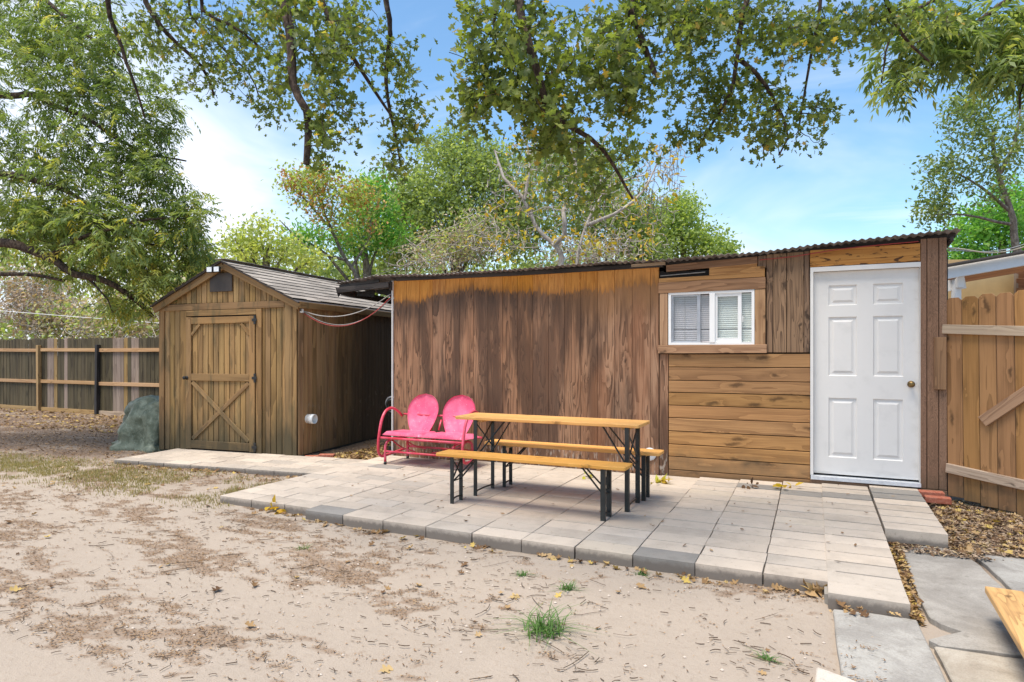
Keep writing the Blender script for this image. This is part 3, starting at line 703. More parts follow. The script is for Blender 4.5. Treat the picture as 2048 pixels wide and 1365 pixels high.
# door with frame
dr = MB()
dr.box((-.024, YW - .02, .13), (.004, YW + .08, 2.21)); dr.box((.912, YW - .012, .13), (.918, YW + .08, 2.165)); dr.box((.004, YW - .02, 2.165), (.918, YW + .08, 2.21))
dr.build('door_frame', M['white'], bld)
sil = MB(); sil.box((-.02, YW - .045, .09), (.918, YW + .08, .125)); sil.build('door_sill', M['cap'], bld)
board('sill_beam', (-.026, YW + .03, .05), (1.125, YW + .03, .035), .075, .06, N_, M['post'], bld)
def door_mesh():
    # six raised panels: each a groove ring stepping in then out
    X0, X1, Z0, Z1 = .006, .911, .145, 2.162; Y = YW + .03
    pan = []
    for (a, b) in ((.135, .385), (.525, .775)):
        for (c, d) in ((.19, .78), (1.0, 1.585), (1.70, 1.90)): pan.append((X0 + a, X0 + b, Z0 + c - .02, Z0 + d - .02))
    m = MB(); xs = sorted({X0, X1} | {p[i] for p in pan for i in (0, 1)}); zs = sorted({Z0, Z1} | {p[i] for p in pan for i in (2, 3)})
    for i in range(len(xs) - 1):
        for j in range(len(zs) - 1):
            a, b, c, d = xs[i], xs[i + 1], zs[j], zs[j + 1]
            hit = any(abs(p[0] - a) < 1e-6 and abs(p[2] - c) < 1e-6 for p in pan)
            if hit:
                rings = [(0, 0), (.010, .015), (.022, .015), (.05, .003)]
                vs = []
                for off, dep in rings: vs += [(a + off, Y + dep, c + off), (b - off, Y + dep, c + off), (b - off, Y + dep, d - off), (a + off, Y + dep, d - off)]
                fs = []
                for r in range(3):
                    for q in range(4): fs.append((r * 4 + q, r * 4 + (q + 1) % 4, r * 4 + 4 + (q + 1) % 4, r * 4 + 4 + q))
                fs.append((12, 13, 14, 15)); m.add(vs, fs)
            else: m.add([(a, Y, c), (b, Y, c), (b, Y, d), (a, Y, d)], [(0, 1, 2, 3)])
    m.box((X0, Y + .012, Z0), (X1, Y + .045, Z1)); return m
door = door_mesh().build('door', M['door'], bld)
kn = Matrix.Translation((.846, YW + .03, 1.055)) @ Matrix.Rotation(R(90), 4, 'X')
lathe('door_knob', [(.032, 0), (.032, .006), (.014, .01), (.013, .03), (.024, .036), (.028, .05), (.024, .062), (.012, .066)], kn, M['brass'], door)
board('header_beam', (-.026, YW + .01, 2.298), (.914, YW + .01, 2.302), .168, .03, N_, M['orange'], bld)
for a, b in ((.917, .964), (.970, 1.058), (1.064, 1.124)):
    board('corner_board', ((a + b) / 2, YW + .01, .08), ((a + b) / 2, YW + .01, 2.425), b - a, .03, N_, M['post'], bld, .002)
board('corner_board', (1.02, YW + .02, .08), (1.02, YW + .02, 2.42), .2, .01, N_, M['void'], bld, 0)
board('side_wall', (1.124, 9, .03), (1.124, 9, 2.3), 3.7, .02, (1, 0, 0), M['rafter'], bld)
board('latch_block', (1.069, YW - .022, 1.012), (1.069, YW - .022, 1.5), .094, .03, N_, M['casingdark'], bld)
# roof: corrugated sheets following the sagging eave line
ex = [-6.06, -5.29, -4.4, -3.53, -1.96, -1.456, -.54, -.02, 1.19]; ez = [2.31, 2.375, 2.350, 2.345, 2.366, 2.354, 2.372, 2.405, 2.47]
def eave(x): return float(np.interp(x, ex, ez))
sheets = np.linspace(-6.0, 1.2, 12)
yf = 6.98
for i in range(11):
    a, b = sheets[i] - .02, sheets[i + 1] + .02; n = 44; vs = []; fs = []
    zo = .004 * (i % 2)
    for j, (yy, dz) in enumerate(((yf + rnd.uniform(-.02, .02), 0), (9.0, -.12), (11.1, -.26))):
        for k in range(n + 1):
            xx = a + (b - a) * k / n
            if i == 0 and xx < -5.7: yy2 = yy + .04
            else: yy2 = yy
            vs.append((xx, yy2, eave(xx) + dz + .009 * math.sin(xx * 2 * math.pi / .068) + zo + .012))
    for j in range(2):
        for k in range(n): fs.append((j * (n + 1) + k, j * (n + 1) + k + 1, (j + 1) * (n + 1) + k + 1, (j + 1) * (n + 1) + k))
    mm = MB(); mm.add(vs, fs); N0 = len(vs); mm.add([(v[0], v[1], v[2] - .0035) for v in vs], [f[::-1] for f in fs])
    mm.f += [(k, k + N0, k + 1 + N0, k + 1) for k in range(n)]
    mm.build('roof_sheet', M['metal'], bld, True)
for (a, b) in ((-5.05, -3.2), (-3.2, -1.5)):
    board('roof_beam', (a, YW + .05, eave(a) - .03), (b, YW + .05, eave(b) - .03), .05, .07, N_, M['rafter'], bld)
board('roof_beam', (-1.5, YW + .07, eave(-1.5) - .02), (1.2, YW + .07, eave(1.2) - .02), .045, .05, N_, M['rafter'], bld)
board('end_rafter', (1.15, YW - .1, 2.415), (1.15, 9, 2.30), .03, .04, (0, 0, -1), M['rafter'], bld)
# broken overhang at the left end
board('overhang_fascia', (-6.0, 7.03, 2.22), (-5.12, 7.03, 2.262), .075, .025, N_, M['rafter'], bld)
board('overhang_fascia', (-5.98, 7.06, 2.275), (-5.3, 7.06, 2.33), .05, .02, N_, M['rafter'], bld)
board('overhang_rafter', (-5.96, 7.05, 2.2), (-5.96, 9.5, 2.1), .09, .04, (1, 0, 0), M['rafter'], bld)
board('overhang_rafter', (-5.14, 7.05, 2.25), (-5.14, 9.5, 2.15), .12, .04, (1, 0, 0), M['rafter'], bld)
def rag(name, pts, y):
    m = MB(); vs = [(x, y + .01 * math.sin(x * 40), z) for x, z in pts] + [(x, y + .012 + .01 * math.sin(x * 40), z) for x, z in pts]; n = len(pts)
    m.add(vs, [tuple(range(n)), tuple(range(n, 2 * n))[::-1]] + [(i, i + n, (i + 1) % n + n, (i + 1) % n) for i in range(n)])
    return m.build(name, M['void'], bld)
rag('torn_felt', [(-5.75, 2.2), (-5.44, 2.215), (-5.445, 2.11), (-5.5, 2.12), (-5.6, 2.13), (-5.735, 2.14)], 7.12)
rag('torn_felt', [(-5.43, 2.215), (-5.1, 2.225), (-5.1, 2.1), (-5.18, 2.1), (-5.3, 2.155), (-5.36, 2.15)], 7.14)
rag('torn_felt', [(-6.03, 2.26), (-5.95, 2.27), (-5.95, 2.18), (-5.985, 2.13)], 7.03)
bw = MB(); bw.box((-5.1, 7.13, .0), (-5.07, 10.9, 2.2)); bw.build('end_wall', M['rafter'], bld)
vc = Matrix.Translation((-1.643, YW - .002, .225)) @ Matrix.Rotation(R(90), 4, 'X')
vco = lathe('vent_cap', [(.072, 0), (.072, .012), (.066, .018), (.0, .018)], vc, M['cap'], bld)
vm = MB()
vm.tube([(-1.68, YW - .022, .25), (-1.68, YW - .022, .2)], .004); vm.tube([(-1.68, YW - .022, .25), (-1.62, YW - .022, .25)], .004); vm.tube([(-1.66, YW - .022, .215), (-1.61, YW - .022, .215)], .004)
vm.build('vent_louvre', M['black'], vco)
# red cord clipped under the eave
cb = MB(); cb.tube(spline([(-.5, 7.055, 2.312), (-.2, 7.05, 2.325), (.0, 7.045, 2.345), (.25, 7.05, 2.372), (.6, 7.055, 2.39), (.9, 7.06, 2.40)], 4), .005, 5)
cb.build('cord', M['red_wire'], bld, True)

# ------------------------------------------------------------------ garden shed
shed = thing('garden_shed', 'small golden brown gabled shed with crossed plank door and shingle roof', 'shed', (-6.2, 6.47, 0), R(7))
FN = (0, -1, 0); sw = .0915; SL = -2.345; DP = 3.05
sc_ = MB(); sc_.box((SL + .01, .02, -.04), (-.01, DP, 2.0))
sc_.add([(SL + .01, .03, 2.0), (-.01, .03, 2.0), (-1.172, .03, 2.56), (SL + .01, DP, 2.0), (-.01, DP, 2.0), (-1.172, DP, 2.56)], [(0, 1, 2), (3, 5, 4), (1, 4, 5, 2), (0, 2, 5, 3)])
sc_.build('inner_wall', M['void'], shed, F=SF)
def rz_(s): return 2.60 - abs(s + 1.172) * .475
s = SL + .09
while s < -.19:
    e = min(s + sw, -.19)
    if e < -1.95 or s > -.62:
        board('siding_board', ((s + e) / 2, .02, -.03), ((s + e) / 2, .02, 1.96), e - s - .010, .02, FN, M['shed'], shed, .002, SF)
    elif s < -1.95 < e: board('siding_board', ((s - 1.95) / 2, .02, -.03), ((s - 1.95) / 2, .02, 1.96), -1.95 - s - .006, .02, FN, M['shed'], shed, .002, SF)
    s += sw
s = SL + .02
while s < -.06:
    e = min(s + sw, -.04); a, b = s + .005, e - .005
    za, zb = rz_(a) - .03, rz_(b) - .03
    if min(za, zb) > 2.06:
        ol = [(0, -(b - a) / 2), (za - 2.05, -(b - a) / 2), (zb - 2.05, (b - a) / 2), (0, (b - a) / 2)]
        o = piece('siding_board', [(p, -q) for p, q in ol], .02, SF @ frame(((a + b) / 2, .02, 2.05), (0, 0, 1), (0, -1, 0)), M['shed'], shed, .002)
    s += sw
board('corner_trim', (SL + .045, .012, -.04), (SL + .045, .012, 1.98), .09, .03, FN, M['shedtrim'], shed, .003, SF)
board('corner_trim', (-.13, .012, -.04), (-.13, .012, 2.03), .115, .032, FN, M['shedtrim'], shed, .003, SF)
board('corner_trim', (-.036, .012, -.04), (-.036, .012, 2.0), .066, .026, FN, M['shedtrim'], shed, .003, SF)
board('band_trim', (SL + .02, .0, 1.995), (-.19, .0, 2.005), .09, .024, FN, M['shedtrim'], shed, .003, SF)
for sgn in (-1, 1):
    cx_ = -1.172
    board('rake_trim', (cx_, -.03, rz_(cx_) - .045), (cx_ + sgn * 1.24, -.03, rz_(cx_ + sgn * 1.24) - .045), .095, .03, FN, M['shedtrim'], shed, .003, SF)
    # roof deck
    a = SF @ Vector((cx_, -.09, rz_(cx_) + .01)); b = SF @ Vector((cx_ + sgn * 1.255, -.09, rz_(cx_ + sgn * 1.255) + .01))
    A = Vector((cx_, DP / 2, rz_(cx_) - .0)); B = Vector((cx_ + sgn * 1.255, DP / 2, rz_(cx_ + sgn * 1.255)))
    board('roof_panel', A, B, DP + .2, .018, Vector((sgn * .475, 0, 1)), M['brown_plate'], shed, .002, SF)
# shingles
def shingle_row(sgn, count, joined=None):
    L = 1.30; rows = 9; ex_ = L / rows; sl = Vector((sgn * 1.0, 0, -.475)).normalized(); up = Vector((sgn * .475, 0, 1)).normalized()
    top = Vector((-1.172, 0, 2.60))
    for r in range(rows):
        t = -.11 - (.15 if r % 2 else 0)
        while t < DP + .1:
            a = max(t, -.11); b = min(t + .3, DP + .12)
            if b - a > .03:
                lo = top + sl * (ex_ * (r + 1) + rnd.uniform(-.006, .012)) ; hi = top + sl * (ex_ * r - (.02 if r else 0))
                A = hi + Vector((0, (a + b) / 2, 0)) + up * .019; B = lo + Vector((0, (a + b) / 2, 0)) + up * (.029 + rnd.uniform(0, .004))
                board('shingle', A, B, b - a - .006, .006, up, M['shingle'], shed, .001, SF)
            t += .3
shingle_row(1, 9)
sh2 = MB()
for r in range(9):
    e0, e1 = 1.3 / 9 * r, 1.3 / 9 * (r + 1); sl = Vector((-1, 0, -.475)).normalized(); top = Vector((-1.172, 0, 2.6)); up = Vector((-.475, 0, 1)).normalized()
    p0 = top + sl * e0 + up * .02; p1 = top + sl * e1 + up * .032
    sh2.add([(p0.x, -.11, p0.z), (p0.x, DP + .12, p0.z), (p1.x, DP + .12, p1.z), (p1.x, -.11, p1.z), (p1.x, -.11, p1.z - .012), (p1.x, DP + .12, p1.z - .012)], [(0, 1, 2, 3), (3, 2, 5, 4)])
o = sh2.build('shingle_slope', M['shingle'], shed, F=SF)
for i in range(11):
    board('ridge_cap', (-1.172, -.12 + i * .29, 2.635), (-1.172, -.12 + i * .29 + .3, 2.638 + .004 * (i % 2)), .16, .007, (0, 0, 1), M['shingle'], shed, .001, SF)
board('eave_trim', (.075, -.06, 1.985), (.075, DP + .1, 1.985), .085, .018, (1, 0, 0), M['shedtrim'], shed, .003, SF)
board('soffit', (.03, -.04, 1.99), (.03, DP, 1.99), .1, .01, (0, 0, 1), M['rafter'], shed, .001, SF)
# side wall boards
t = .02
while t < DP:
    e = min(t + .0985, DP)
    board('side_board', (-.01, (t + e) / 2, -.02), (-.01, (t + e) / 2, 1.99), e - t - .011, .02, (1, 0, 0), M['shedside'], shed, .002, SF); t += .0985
board('sill_beam', (-.02, 0, -.05), (-.02, DP, -.05), .06, .02, (1, 0, 0), M['rafter'], shed, .001, SF)
# left side wall plain
board('side_panel', (SL + .012, DP / 2, -.03), (SL + .012, DP / 2, 1.98), DP - .02, .015, (-1, 0, 0), M['shed'], shed, .002, SF)
# door surround and door
board('door_trim', (-1.895, .0, -.03), (-1.895, .0, 1.945), .105, .026, FN, M['shedtrim'], shed, .003, SF)
board('door_trim', (-.60, .0, -.03), (-.60, .0, 1.95), .09, .026, FN, M['shedtrim'], shed, .003, SF)
board('door_trim', (-1.842, .0, 1.907), (-.645, .0, 1.912), .078, .026, FN, M['shedtrim'], shed, .003, SF)
dmb = MB(); dmb.box((-1.835, .0, -.0), (-.655, .018, 1.862)); sdoor = dmb.build('door', M['void'], shed, F=SF)
s = -1.83
while s < -.665:
    e = min(s + sw, -.66)
    board('door_board', ((s + e) / 2, .0, .01), ((s + e) / 2, .0, 1.85), e - s - .010, .014, FN, M['shed'], sdoor, .002, SF); s += sw
DY = -.014
board('stile', (-1.79, DY, .0), (-1.79, DY, 1.855), .09, .024, FN, M['shedtrim'], sdoor, .003, SF)
board('stile', (-.703, DY, .0), (-.703, DY, 1.855), .09, .024, FN, M['shedtrim'], sdoor, .003, SF)
board('door_rail', (-1.744, DY, 1.802), (-.75, DY, 1.808), .09, .0235, FN, M['shedtrim'], sdoor, .003, SF)
board('door_rail', (-1.744, DY, 1.01), (-.75, DY, 1.012), .10, .0235, FN, M['shedtrim'], sdoor, .003, SF)
board('door_rail', (-1.744, DY, .065), (-.75, DY, .065), .11, .0235, FN, M['shedtrim'], sdoor, .003, SF)
board('cross_brace', (-1.73, DY, .94), (-.765, DY, .14), .06, .0205, FN, M['shedtrim'], sdoor, .003, SF)
board('cross_brace', (-1.73, DY, .14), (-.765, DY, .94), .06, .0165, FN, M['shedtrim'], sdoor, .003, SF)
board('corner_brace', (-1.745, DY, 1.60), (-1.60, DY, 1.755), .045, .02, FN, M['shedtrim'], sdoor, .003, SF)
board('corner_brace', (-.748, DY, 1.60), (-.89, DY, 1.755), .045, .02, FN, M['shedtrim'], sdoor, .003, SF)
for z in (1.80, 1.01, .07):
    board('hinge', (-.70, DY - .024, z), (-.62, DY - .024, z), .035, .006, FN, M['iron'], sdoor, .001, SF)
    board('hinge_plate', (-.655, DY - .02, z - .06), (-.655, DY - .02, z + .06), .035, .007, FN, M['iron'], sdoor, .001, SF)
km = SF @ Matrix.Translation((-1.815, DY - .024, 1.0)) @ Matrix.Rotation(R(90), 4, 'X')
lathe('door_knob', [(.026, 0), (.026, .008), (.012, .012), (.012, .035), (.024, .04), (.026, .055), (.016, .066)], km, M['iron'], sdoor, 14)
board('gable_vent', (-1.24, -.004, 2.20), (-1.24, -.004, 2.46), .38, .018, FN, M['brown_plate'], shed, .003, SF)
pm = SF @ Matrix.Translation((.0, .21, .455)) @ Matrix.Rotation(R(90), 4, 'Y')
lathe('pipe_stub', [(.062, 0), (.062, .055), (.066, .057), (.066, .125), (.058, .126), (.056, .02), (.0, .02)], pm, M['pvc'], shed, 24)
# floodlight above the gable vent
fl = thing('floodlight', 'white two-headed floodlight fixed over the dark vent of the shed gable', 'floodlight', SF @ Vector((-1.27, -.03, 2.48)), R(7))
box('back_plate', (-1.30, -.104, 2.47), (-1.25, -.002, 2.50), M['white'], fl, .002, SF)
for sx in (-1.375, -1.255):
    hd = box('lamp_head', (sx, -.14, 2.455), (sx + .098, -.105, 2.535), M['black'], fl, .006, SF)
    box('lens', (sx + .007, -.143, 2.463), (sx + .091, -.1395, 2.528), M['lens'], hd, .001, SF)
# cables between shed corner and workshop
def cable(name, pts, r, mat, label, cat='cable'):
    m = MB(); m.tube(spline(pts, 7), r, 5); return tag(m.build(name, M[mat], None, True), label, cat)
P0 = SF @ Vector((.045, .06, 1.91))
P1 = Vector((-5.12, 7.06, 2.14))
dv = (P1 - P0)
def sagl(a, b, sag, n=6): return [a.lerp(b, i / n) - Vector((0, 0, sag * 4 * (i / n) * (1 - i / n))) for i in range(n + 1)]
cable('grey_cable', sagl(P0, P1, .17), .007, 'grey_wire', 'grey cable sagging from the shed corner to the workshop roof, upper of the sagging ones')
cable('red_cable', sagl(P0 + Vector((.01, 0, -.03)), P1 + Vector((0, 0, -.04)), .27), .006, 'red_wire', 'red cable sagging lowest between the shed corner and the workshop')
cable('mauve_cable', sagl(P0 + Vector((.02, .01, -.02)), P1 + Vector((0, .01, -.06)), .25), .005, 'grey_wire', 'thin cable running just above the lowest red sagging cable')
jb = thing('cable_anchor', 'small white anchor box on the shed corner where the cables start', 'cable anchor', P0)
box('clamp', P0 - Vector((.03, .03, .025)), P0 + Vector((.02, .0, .03)), M['white'], jb, .004)
box('bolt', P0 + Vector((-.015, -.045, .0)), P0 + Vector((.005, -.03, .02)), M['iron'], jb, .002)
# dark bracket reel in the gap behind the glider
rl = thing('hose_reel', 'dark hose reel half hidden in the gap behind the plywood wall edge', 'hose reel', (-5.35, 7.5, -.05))
rm = Matrix.Translation((-5.3, 7.35, .63)) @ Matrix.Rotation(R(100), 4, 'X')
ring_ = MB(); ring_.tube([(math.cos(t) * .11, math.sin(t) * .11, 0) for t in np.linspace(0, 2 * math.pi, 25)], .012, 6); ring_.build('reel_rim', M['alu'], rl, True, rm)
ring_ = MB(); ring_.tube([(math.cos(t) * .075, math.sin(t) * .075, .03) for t in np.linspace(0, 2 * math.pi, 21)], .02, 6); ring_.build('hose_coil', M['black'], rl, True, rm)
board('reel_stand', (-5.3, 7.45, -.06), (-5.3, 7.45, .62), .07, .05, (0, -1, 0), M['black'], rl)
board('reel_stand', (-5.42, 7.45, .0), (-5.18, 7.45, .0), .07, .04, (0, -1, 0), M['black'], rl)

# ------------------------------------------------------------------ bricks
def brick(x, y, z, rz, label, par=None, rx=0):
    o = piece('brick', [(-.1, -.047), (.1, -.047), (.1, .047), (-.1, .047)], .055, Matrix.Translation((x, y, z)) @ Matrix.Rotation(rz, 4, 'Z') @ Matrix.Rotation(rx, 4, 'X'), M['brick'], None, .005)
    return tag(o, label, 'brick', 'loose red bricks')
brick(-5.83, 6.62, -.045, R(25), 'loose red brick lying beside the shed corner, the raised one')
brick(-6.02, 6.56, -.07, R(35), 'flush red brick set in soil touching the shed corner')
brick(-5.93, 6.48, -.075, R(5), 'flush red brick in the soil at the edge of the shed walkway')
brick(.99, 7.0, .02, R(2), 'red brick under the workshop corner post, nearer the wall')
brick(1.02, 6.86, -.0, R(-3), 'red brick in front of the corner post, the one further from the wall')

# ------------------------------------------------------------------ left fence
fen = thing('back_fence', 'weathered picket fence of dark and new boards along the back left', 'fence', (-18, 10.05, -.2))
def dogear(wd, h, c=.03): return [(0, -wd / 2), (h - c, -wd / 2), (h, -wd / 2 + c), (h, wd / 2 - c), (h - c, wd / 2), (0, wd / 2)]
x = -24.5; i = 0
while x < -12.4:
    wd = .14; u = (x + 21.1) / 2.44
    if -18.55 < x < -17.9 or -15.75 < x < -14.7: kind = rnd.choice(['picket_new', 'picket_grey', 'picket_grey', 'picket_dark'])
    elif -17.65 < x < -17.5: kind = 'picket_grey'
    else: kind = 'picket_dark'
    h = 1.86 + rnd.uniform(-.015, .02)
    piece('picket', dogear(round(wd - .006, 3), round(h, 2)), .016, frame((x, 10.12, -.14), (rnd.uniform(-.004, .004), 0, 1), (0, -1, 0)), M[kind], fen, .002)
    x += wd + rnd.choice([0, 0, .003, .006, .014])
posts = [(-23.56, 'rail', 0), (-21.12, 'picket_new', 0), (-18.68, 'picket_new', .02), (-16.22, 'darkpost', -.03), (-13.78, 'rail', 0)]
for pxx, mt, ln in posts:
    board('post', (pxx, 10.1, -.28), (pxx - ln, 10.1, 1.55 if mt != 'rail' else 1.66), .09, .09, N_, M[mt], fen)
for (a, b) in zip(posts[:-1], posts[1:]):
    for z in (1.42, .58): board('rail', (a[0] + .05, 10.1, z + rnd.uniform(-.01, .01)), (b[0] - .05, 10.1, z + rnd.uniform(-.01, .01)), .085, .04, N_, M['rail'], fen)
    board('kickboard', (a[0] + .05, 10.1, -.17), (b[0] - .05, 10.1, -.17), .14, .03, N_, M['gaterail' if b[0] > -14 else 'picket_new'], fen)
m = MB(); pts = [px(-60, 617, 17.5), px(0, 622, 17.5), px(150, 634, 17), px(310, 646, 16.5), px(420, 655, 16)]
m.tube(pts, .008, 4); tag(m.build('white_wire', M['white_wire']), 'long white wire strung above the back fence', 'wire')

# ------------------------------------------------------------------ gate on the right
gate = thing('wooden_gate', 'honey coloured dog-eared picket gate with pale rails and diagonal brace', 'gate', (1.15, 7.1, 0))
GD = Vector((.8, -.6, 0)).normalized(); GN = Vector((-.6, -.8, 0)).normalized(); GA = Vector((1.14, 7.10, 0))
s = 0.0
for i in range(9):
    wd = .137
    c = GA + GD * (s + wd / 2); lean = .01
    zt = 1.855 + .05 * s + rnd.uniform(-.008, .008); zb = .025 - .09 * s + rnd.uniform(-.01, .01)
    piece('picket', dogear(.131, round(zt - zb, 2), .028), .017, frame((c.x, c.y, zb), Vector((GD.x * -.01, GD.y * -.01, 1)), GN), M['gate'], gate, .002)
    s += wd
g = lambda s, z, off=.017: GA + GD * s + GN * off + Vector((0, 0, z))
board('rail', g(-.03, 1.575), g(1.25, 1.50), .085, .035, GN, M['gaterail'], gate)
board('rail', g(.0, .29), g(1.25, .19), .085, .035, GN, M['gaterail'], gate)
board('brace', g(.30, .745), g(1.2, 1.50), .10, .034, GN, M['casing'], gate)

# ------------------------------------------------------------------ neighbour's porch beyond the gate
nb = thing('neighbour_house', 'tan neighbouring house with white fascia and porch beam beyond the gate', 'house', px(1980, 760, 11))
def P(x, y, d): return px(x, y, d)
board('fascia', P(1880, 549, 10), P(2220, 490, 10), .2, .04, (-s_, -c_, 0), M['white'], nb)
board('roof_panel', P(1880, 536, 9.96) , P(2220, 476, 9.96), .03, .12, (-s_, -c_, 0), M['brown_plate'], nb)
rfv = Vector((s_ * -1, c_, 0))
for i in range(7):
    a = P(1905, 556 + i * 2, 10.1 + i * .22); b = P(2200, 505 + i * 2, 10.1 + i * .22)
    board('soffit_plank', a, b, .02, .21, Vector((-s_, c_, 0)), M['rust'], nb)
board('wall_panel', P(1890, 660, 11.9), P(2240, 660, 11.9), 2.6, .03, (-s_, -c_, 0), M['tan'], nb)
for i in range(9):
    a = P(2030, 700 - i * 19, 11.7); b = P(2240, 700 - i * 19, 11.7)
    board('clapboard', a, b, .17, .03, (s_ * .9, -c_, -.12), M['rust'], nb)
board('corner_trim', P(2030, 800, 11.72), P(2030, 540, 11.72), .05, .05, (s_, -c_, 0), M['picket_grey'], nb)
board('porch_post', P(1908, 860, 10.2), P(1908, 560, 10.2), .1, .1, (s_, -c_, 0), M['white'], nb)
board('porch_beam', P(1880, 575, 10.3), P(1921, 568, 10.3), .17, .12, (s_, -c_, 0), M['white'], nb)
board('bracket_block', P(1914, 577, 10.15), P(1914, 549, 10.15), .1, .1, (s_, -c_, 0), M['white'], nb)
# bundled cables from the workshop corner towards the house
E0 = Vector((1.14, 7.12, 2.33))
E1 = P(2150, 455, 9)
cable('tan_cable', [E0, P(1925, 499, 7), P(1985, 506, 7.8), P(2048, 494, 8.4), E1], .009, 'tan_wire', 'tan cable drooping right from the workshop corner, thickest of that bundle')
cable('grey_cable', [E0 - Vector((0, 0, .02)), P(1925, 502, 7), P(1985, 503, 7.8), P(2048, 489, 8.4), E1 + Vector((0, 0, .05))], .006, 'grey_wire', 'thin grey cable crossing the drooping bundle right of the workshop corner')

# ------------------------------------------------------------------ folding table and benches
def leg_pair(par, x, y0, y1, ztop, inward, xb):
    o = []
    for y in (y0, y1):
        m = MB()
        m.box((x - .018, y - .018, 0), (x + .018, y - .010, ztop)); m.box((x - .018 if inward > 0 else x + .010, y - .010, 0), (x - .010 if inward > 0 else x + .018, y + .018, ztop))
        o.append(m.build('leg', M['black'], par))
    m = MB(); m.tube([(x, y0, .02), (x, y0 + .02, .045), (x, (y0 + y1) / 2, .05), (x, y1 - .02, .045), (x, y1, .02)], .008, 5); m.build('stretcher', M['black'], par); m = MB()
    h = .3 if ztop > .6 else .2
    m.tube([(x, y0, ztop - .03), (x, y1, ztop - h)], .008, 5); m.tube([(x, y0, ztop - h), (x, y1, ztop - .03)], .008, 5)
    m.build('leg_brace', M['black'], par)
    m = MB(); hb = .34 if ztop > .6 else .22
    m.tube([(x, y0 + .015, ztop - hb), (x + inward * xb, y0 + (y1 - y0) * .3, ztop - .01)], .008, 5)
    m.tube([(x, y1 - .015, ztop - hb), (x + inward * xb, y0 + (y1 - y0) * .7, ztop - .01)], .008, 5)
    m.tube([(x, y0, ztop - hb), (x, y1, ztop - hb)], .006, 5)
    m.build('folding_strut', M['black'], par)
def rrect(x0, x1, y0, y1, r=.02):
    out = []
    for cx, cy, a in ((x1 - r, y0 + r, -90), (x1 - r, y1 - r, 0), (x0 + r, y1 - r, 90), (x0 + r, y0 + r, 180)):
        for k in range(4): t = R(a + 30 * k); out.append((cx + r * math.cos(t), cy + r * math.sin(t)))
    return out
def trestle(name, label, cat, x0, x1, y0, y1, ztop, lx0, lx1, ly0, ly1, th, xb, rot=0, sag=0):
    t = thing(name, label, cat, ((x0 + x1) / 2, (y0 + y1) / 2, 0), 0, 'folding benches at the table' if cat == 'bench' else None)
    Mt = Matrix.Translation((0, 0, ztop - th))
    piece('table_top' if cat == 'table' else 'seat', rrect(x0, x1, y0, y1), th, Mt, M['table'], t, .004)
    for x in (lx0 + .02, lx1 - .02): board('batten', (x, y0 + .03, ztop - th - .022), (x, y1 - .03, ztop - th - .022), .07, .0215, (0, 0, 1), M['bench_old'], t)
    leg_pair(t, lx0, ly0, ly1, ztop - th - .001, 1, xb); leg_pair(t, lx1, ly0, ly1, ztop - th - .001, -1, xb); return t
trestle('folding_table', 'narrow varnished orange folding table on black metal legs', 'table', -3.115, -1.325, 5.32, 5.74, .745, -2.89, -1.43, 5.34, 5.70, .028, .25)
trestle('folding_bench', 'varnished orange bench in front of the table, nearest the sand', 'bench', -3.09, -1.335, 4.93, 5.165, .45, -2.93, -1.53, 4.975, 5.135, .028, .2)
trestle('folding_bench', 'varnished orange bench behind the table, nearest the plywood wall', 'bench', -3.03, -1.25, 5.66 + .1, 5.89 + .1, .45, -2.81, -1.40, 5.80, 5.95, .028, .2)

# ------------------------------------------------------------------ pink glider
gl_ = thing('metal_glider', 'faded pink two-seat metal garden glider with round shell backs', 'garden glider', (-4.18, 6.6, 0))
GX0, GX1 = -4.74, -3.60
def shell_back(cx):
    nu, nv = 21, 25; vs = []; Hh = .48; yb = 6.72; th = R(17)
    for j in range(nv):
        v = j / (nv - 1)
        for i in range(nu):
            u = -1 + 2 * i / (nu - 1)
            # outline: circle of radius .225 on a tapering skirt
            zc = Hh - .225; z = v * Hh
            if z > zc: wd = math.sqrt(max(0, .225 ** 2 - (z - zc) ** 2)) + .0015
            else: wd = .225 - .085 * ((zc - z) / zc) ** 1.7
            x = u * wd
            rr = math.hypot(x, (z - zc) * .9) / .225
            dish = .035 * (1 - min(1, rr) ** 2)
            # fanned flutes
            ang = math.atan2(x, max(.02, z + .16)); fl = .011 * (abs(math.sin(ang * 11)) ** .5 - .5) * (1 if .25 < v < .93 and abs(u) < .8 else 0)
            rim = -.012 * max(0, (max(abs(u), .0) - .9) / .1) * 1.0
            y = dish + fl - rim * -1
            X, Z, Yy = cx + x, z, y
            vs.append((X, yb + Yy * math.cos(th) + Z * math.sin(th), .375 + Z * math.cos(th) - Yy * math.sin(th)))
    fs = [(j * nu + i, j * nu + i + 1, (j + 1) * nu + i + 1, (j + 1) * nu + i) for j in range(nv - 1) for i in range(nu - 1)]
    n0 = len(vs); vs2 = [(x, y + .006, z) for x, y, z in vs]
    m = MB(); m.add(vs + vs2, fs + [tuple(a + n0 for a in f)[::-1] for f in fs])
    per = [i for i in range(nu)] + [j * nu + nu - 1 for j in range(1, nv)] + [(nv - 1) * nu + i for i in range(nu - 2, -1, -1)] + [j * nu for j in range(nv - 2, 0, -1)]
    m.f += [(a, b, b + n0, a + n0) for a, b in zip(per, per[1:] + per[:1])]
    return m.build('back_rest', M['pink'], gl_, True)
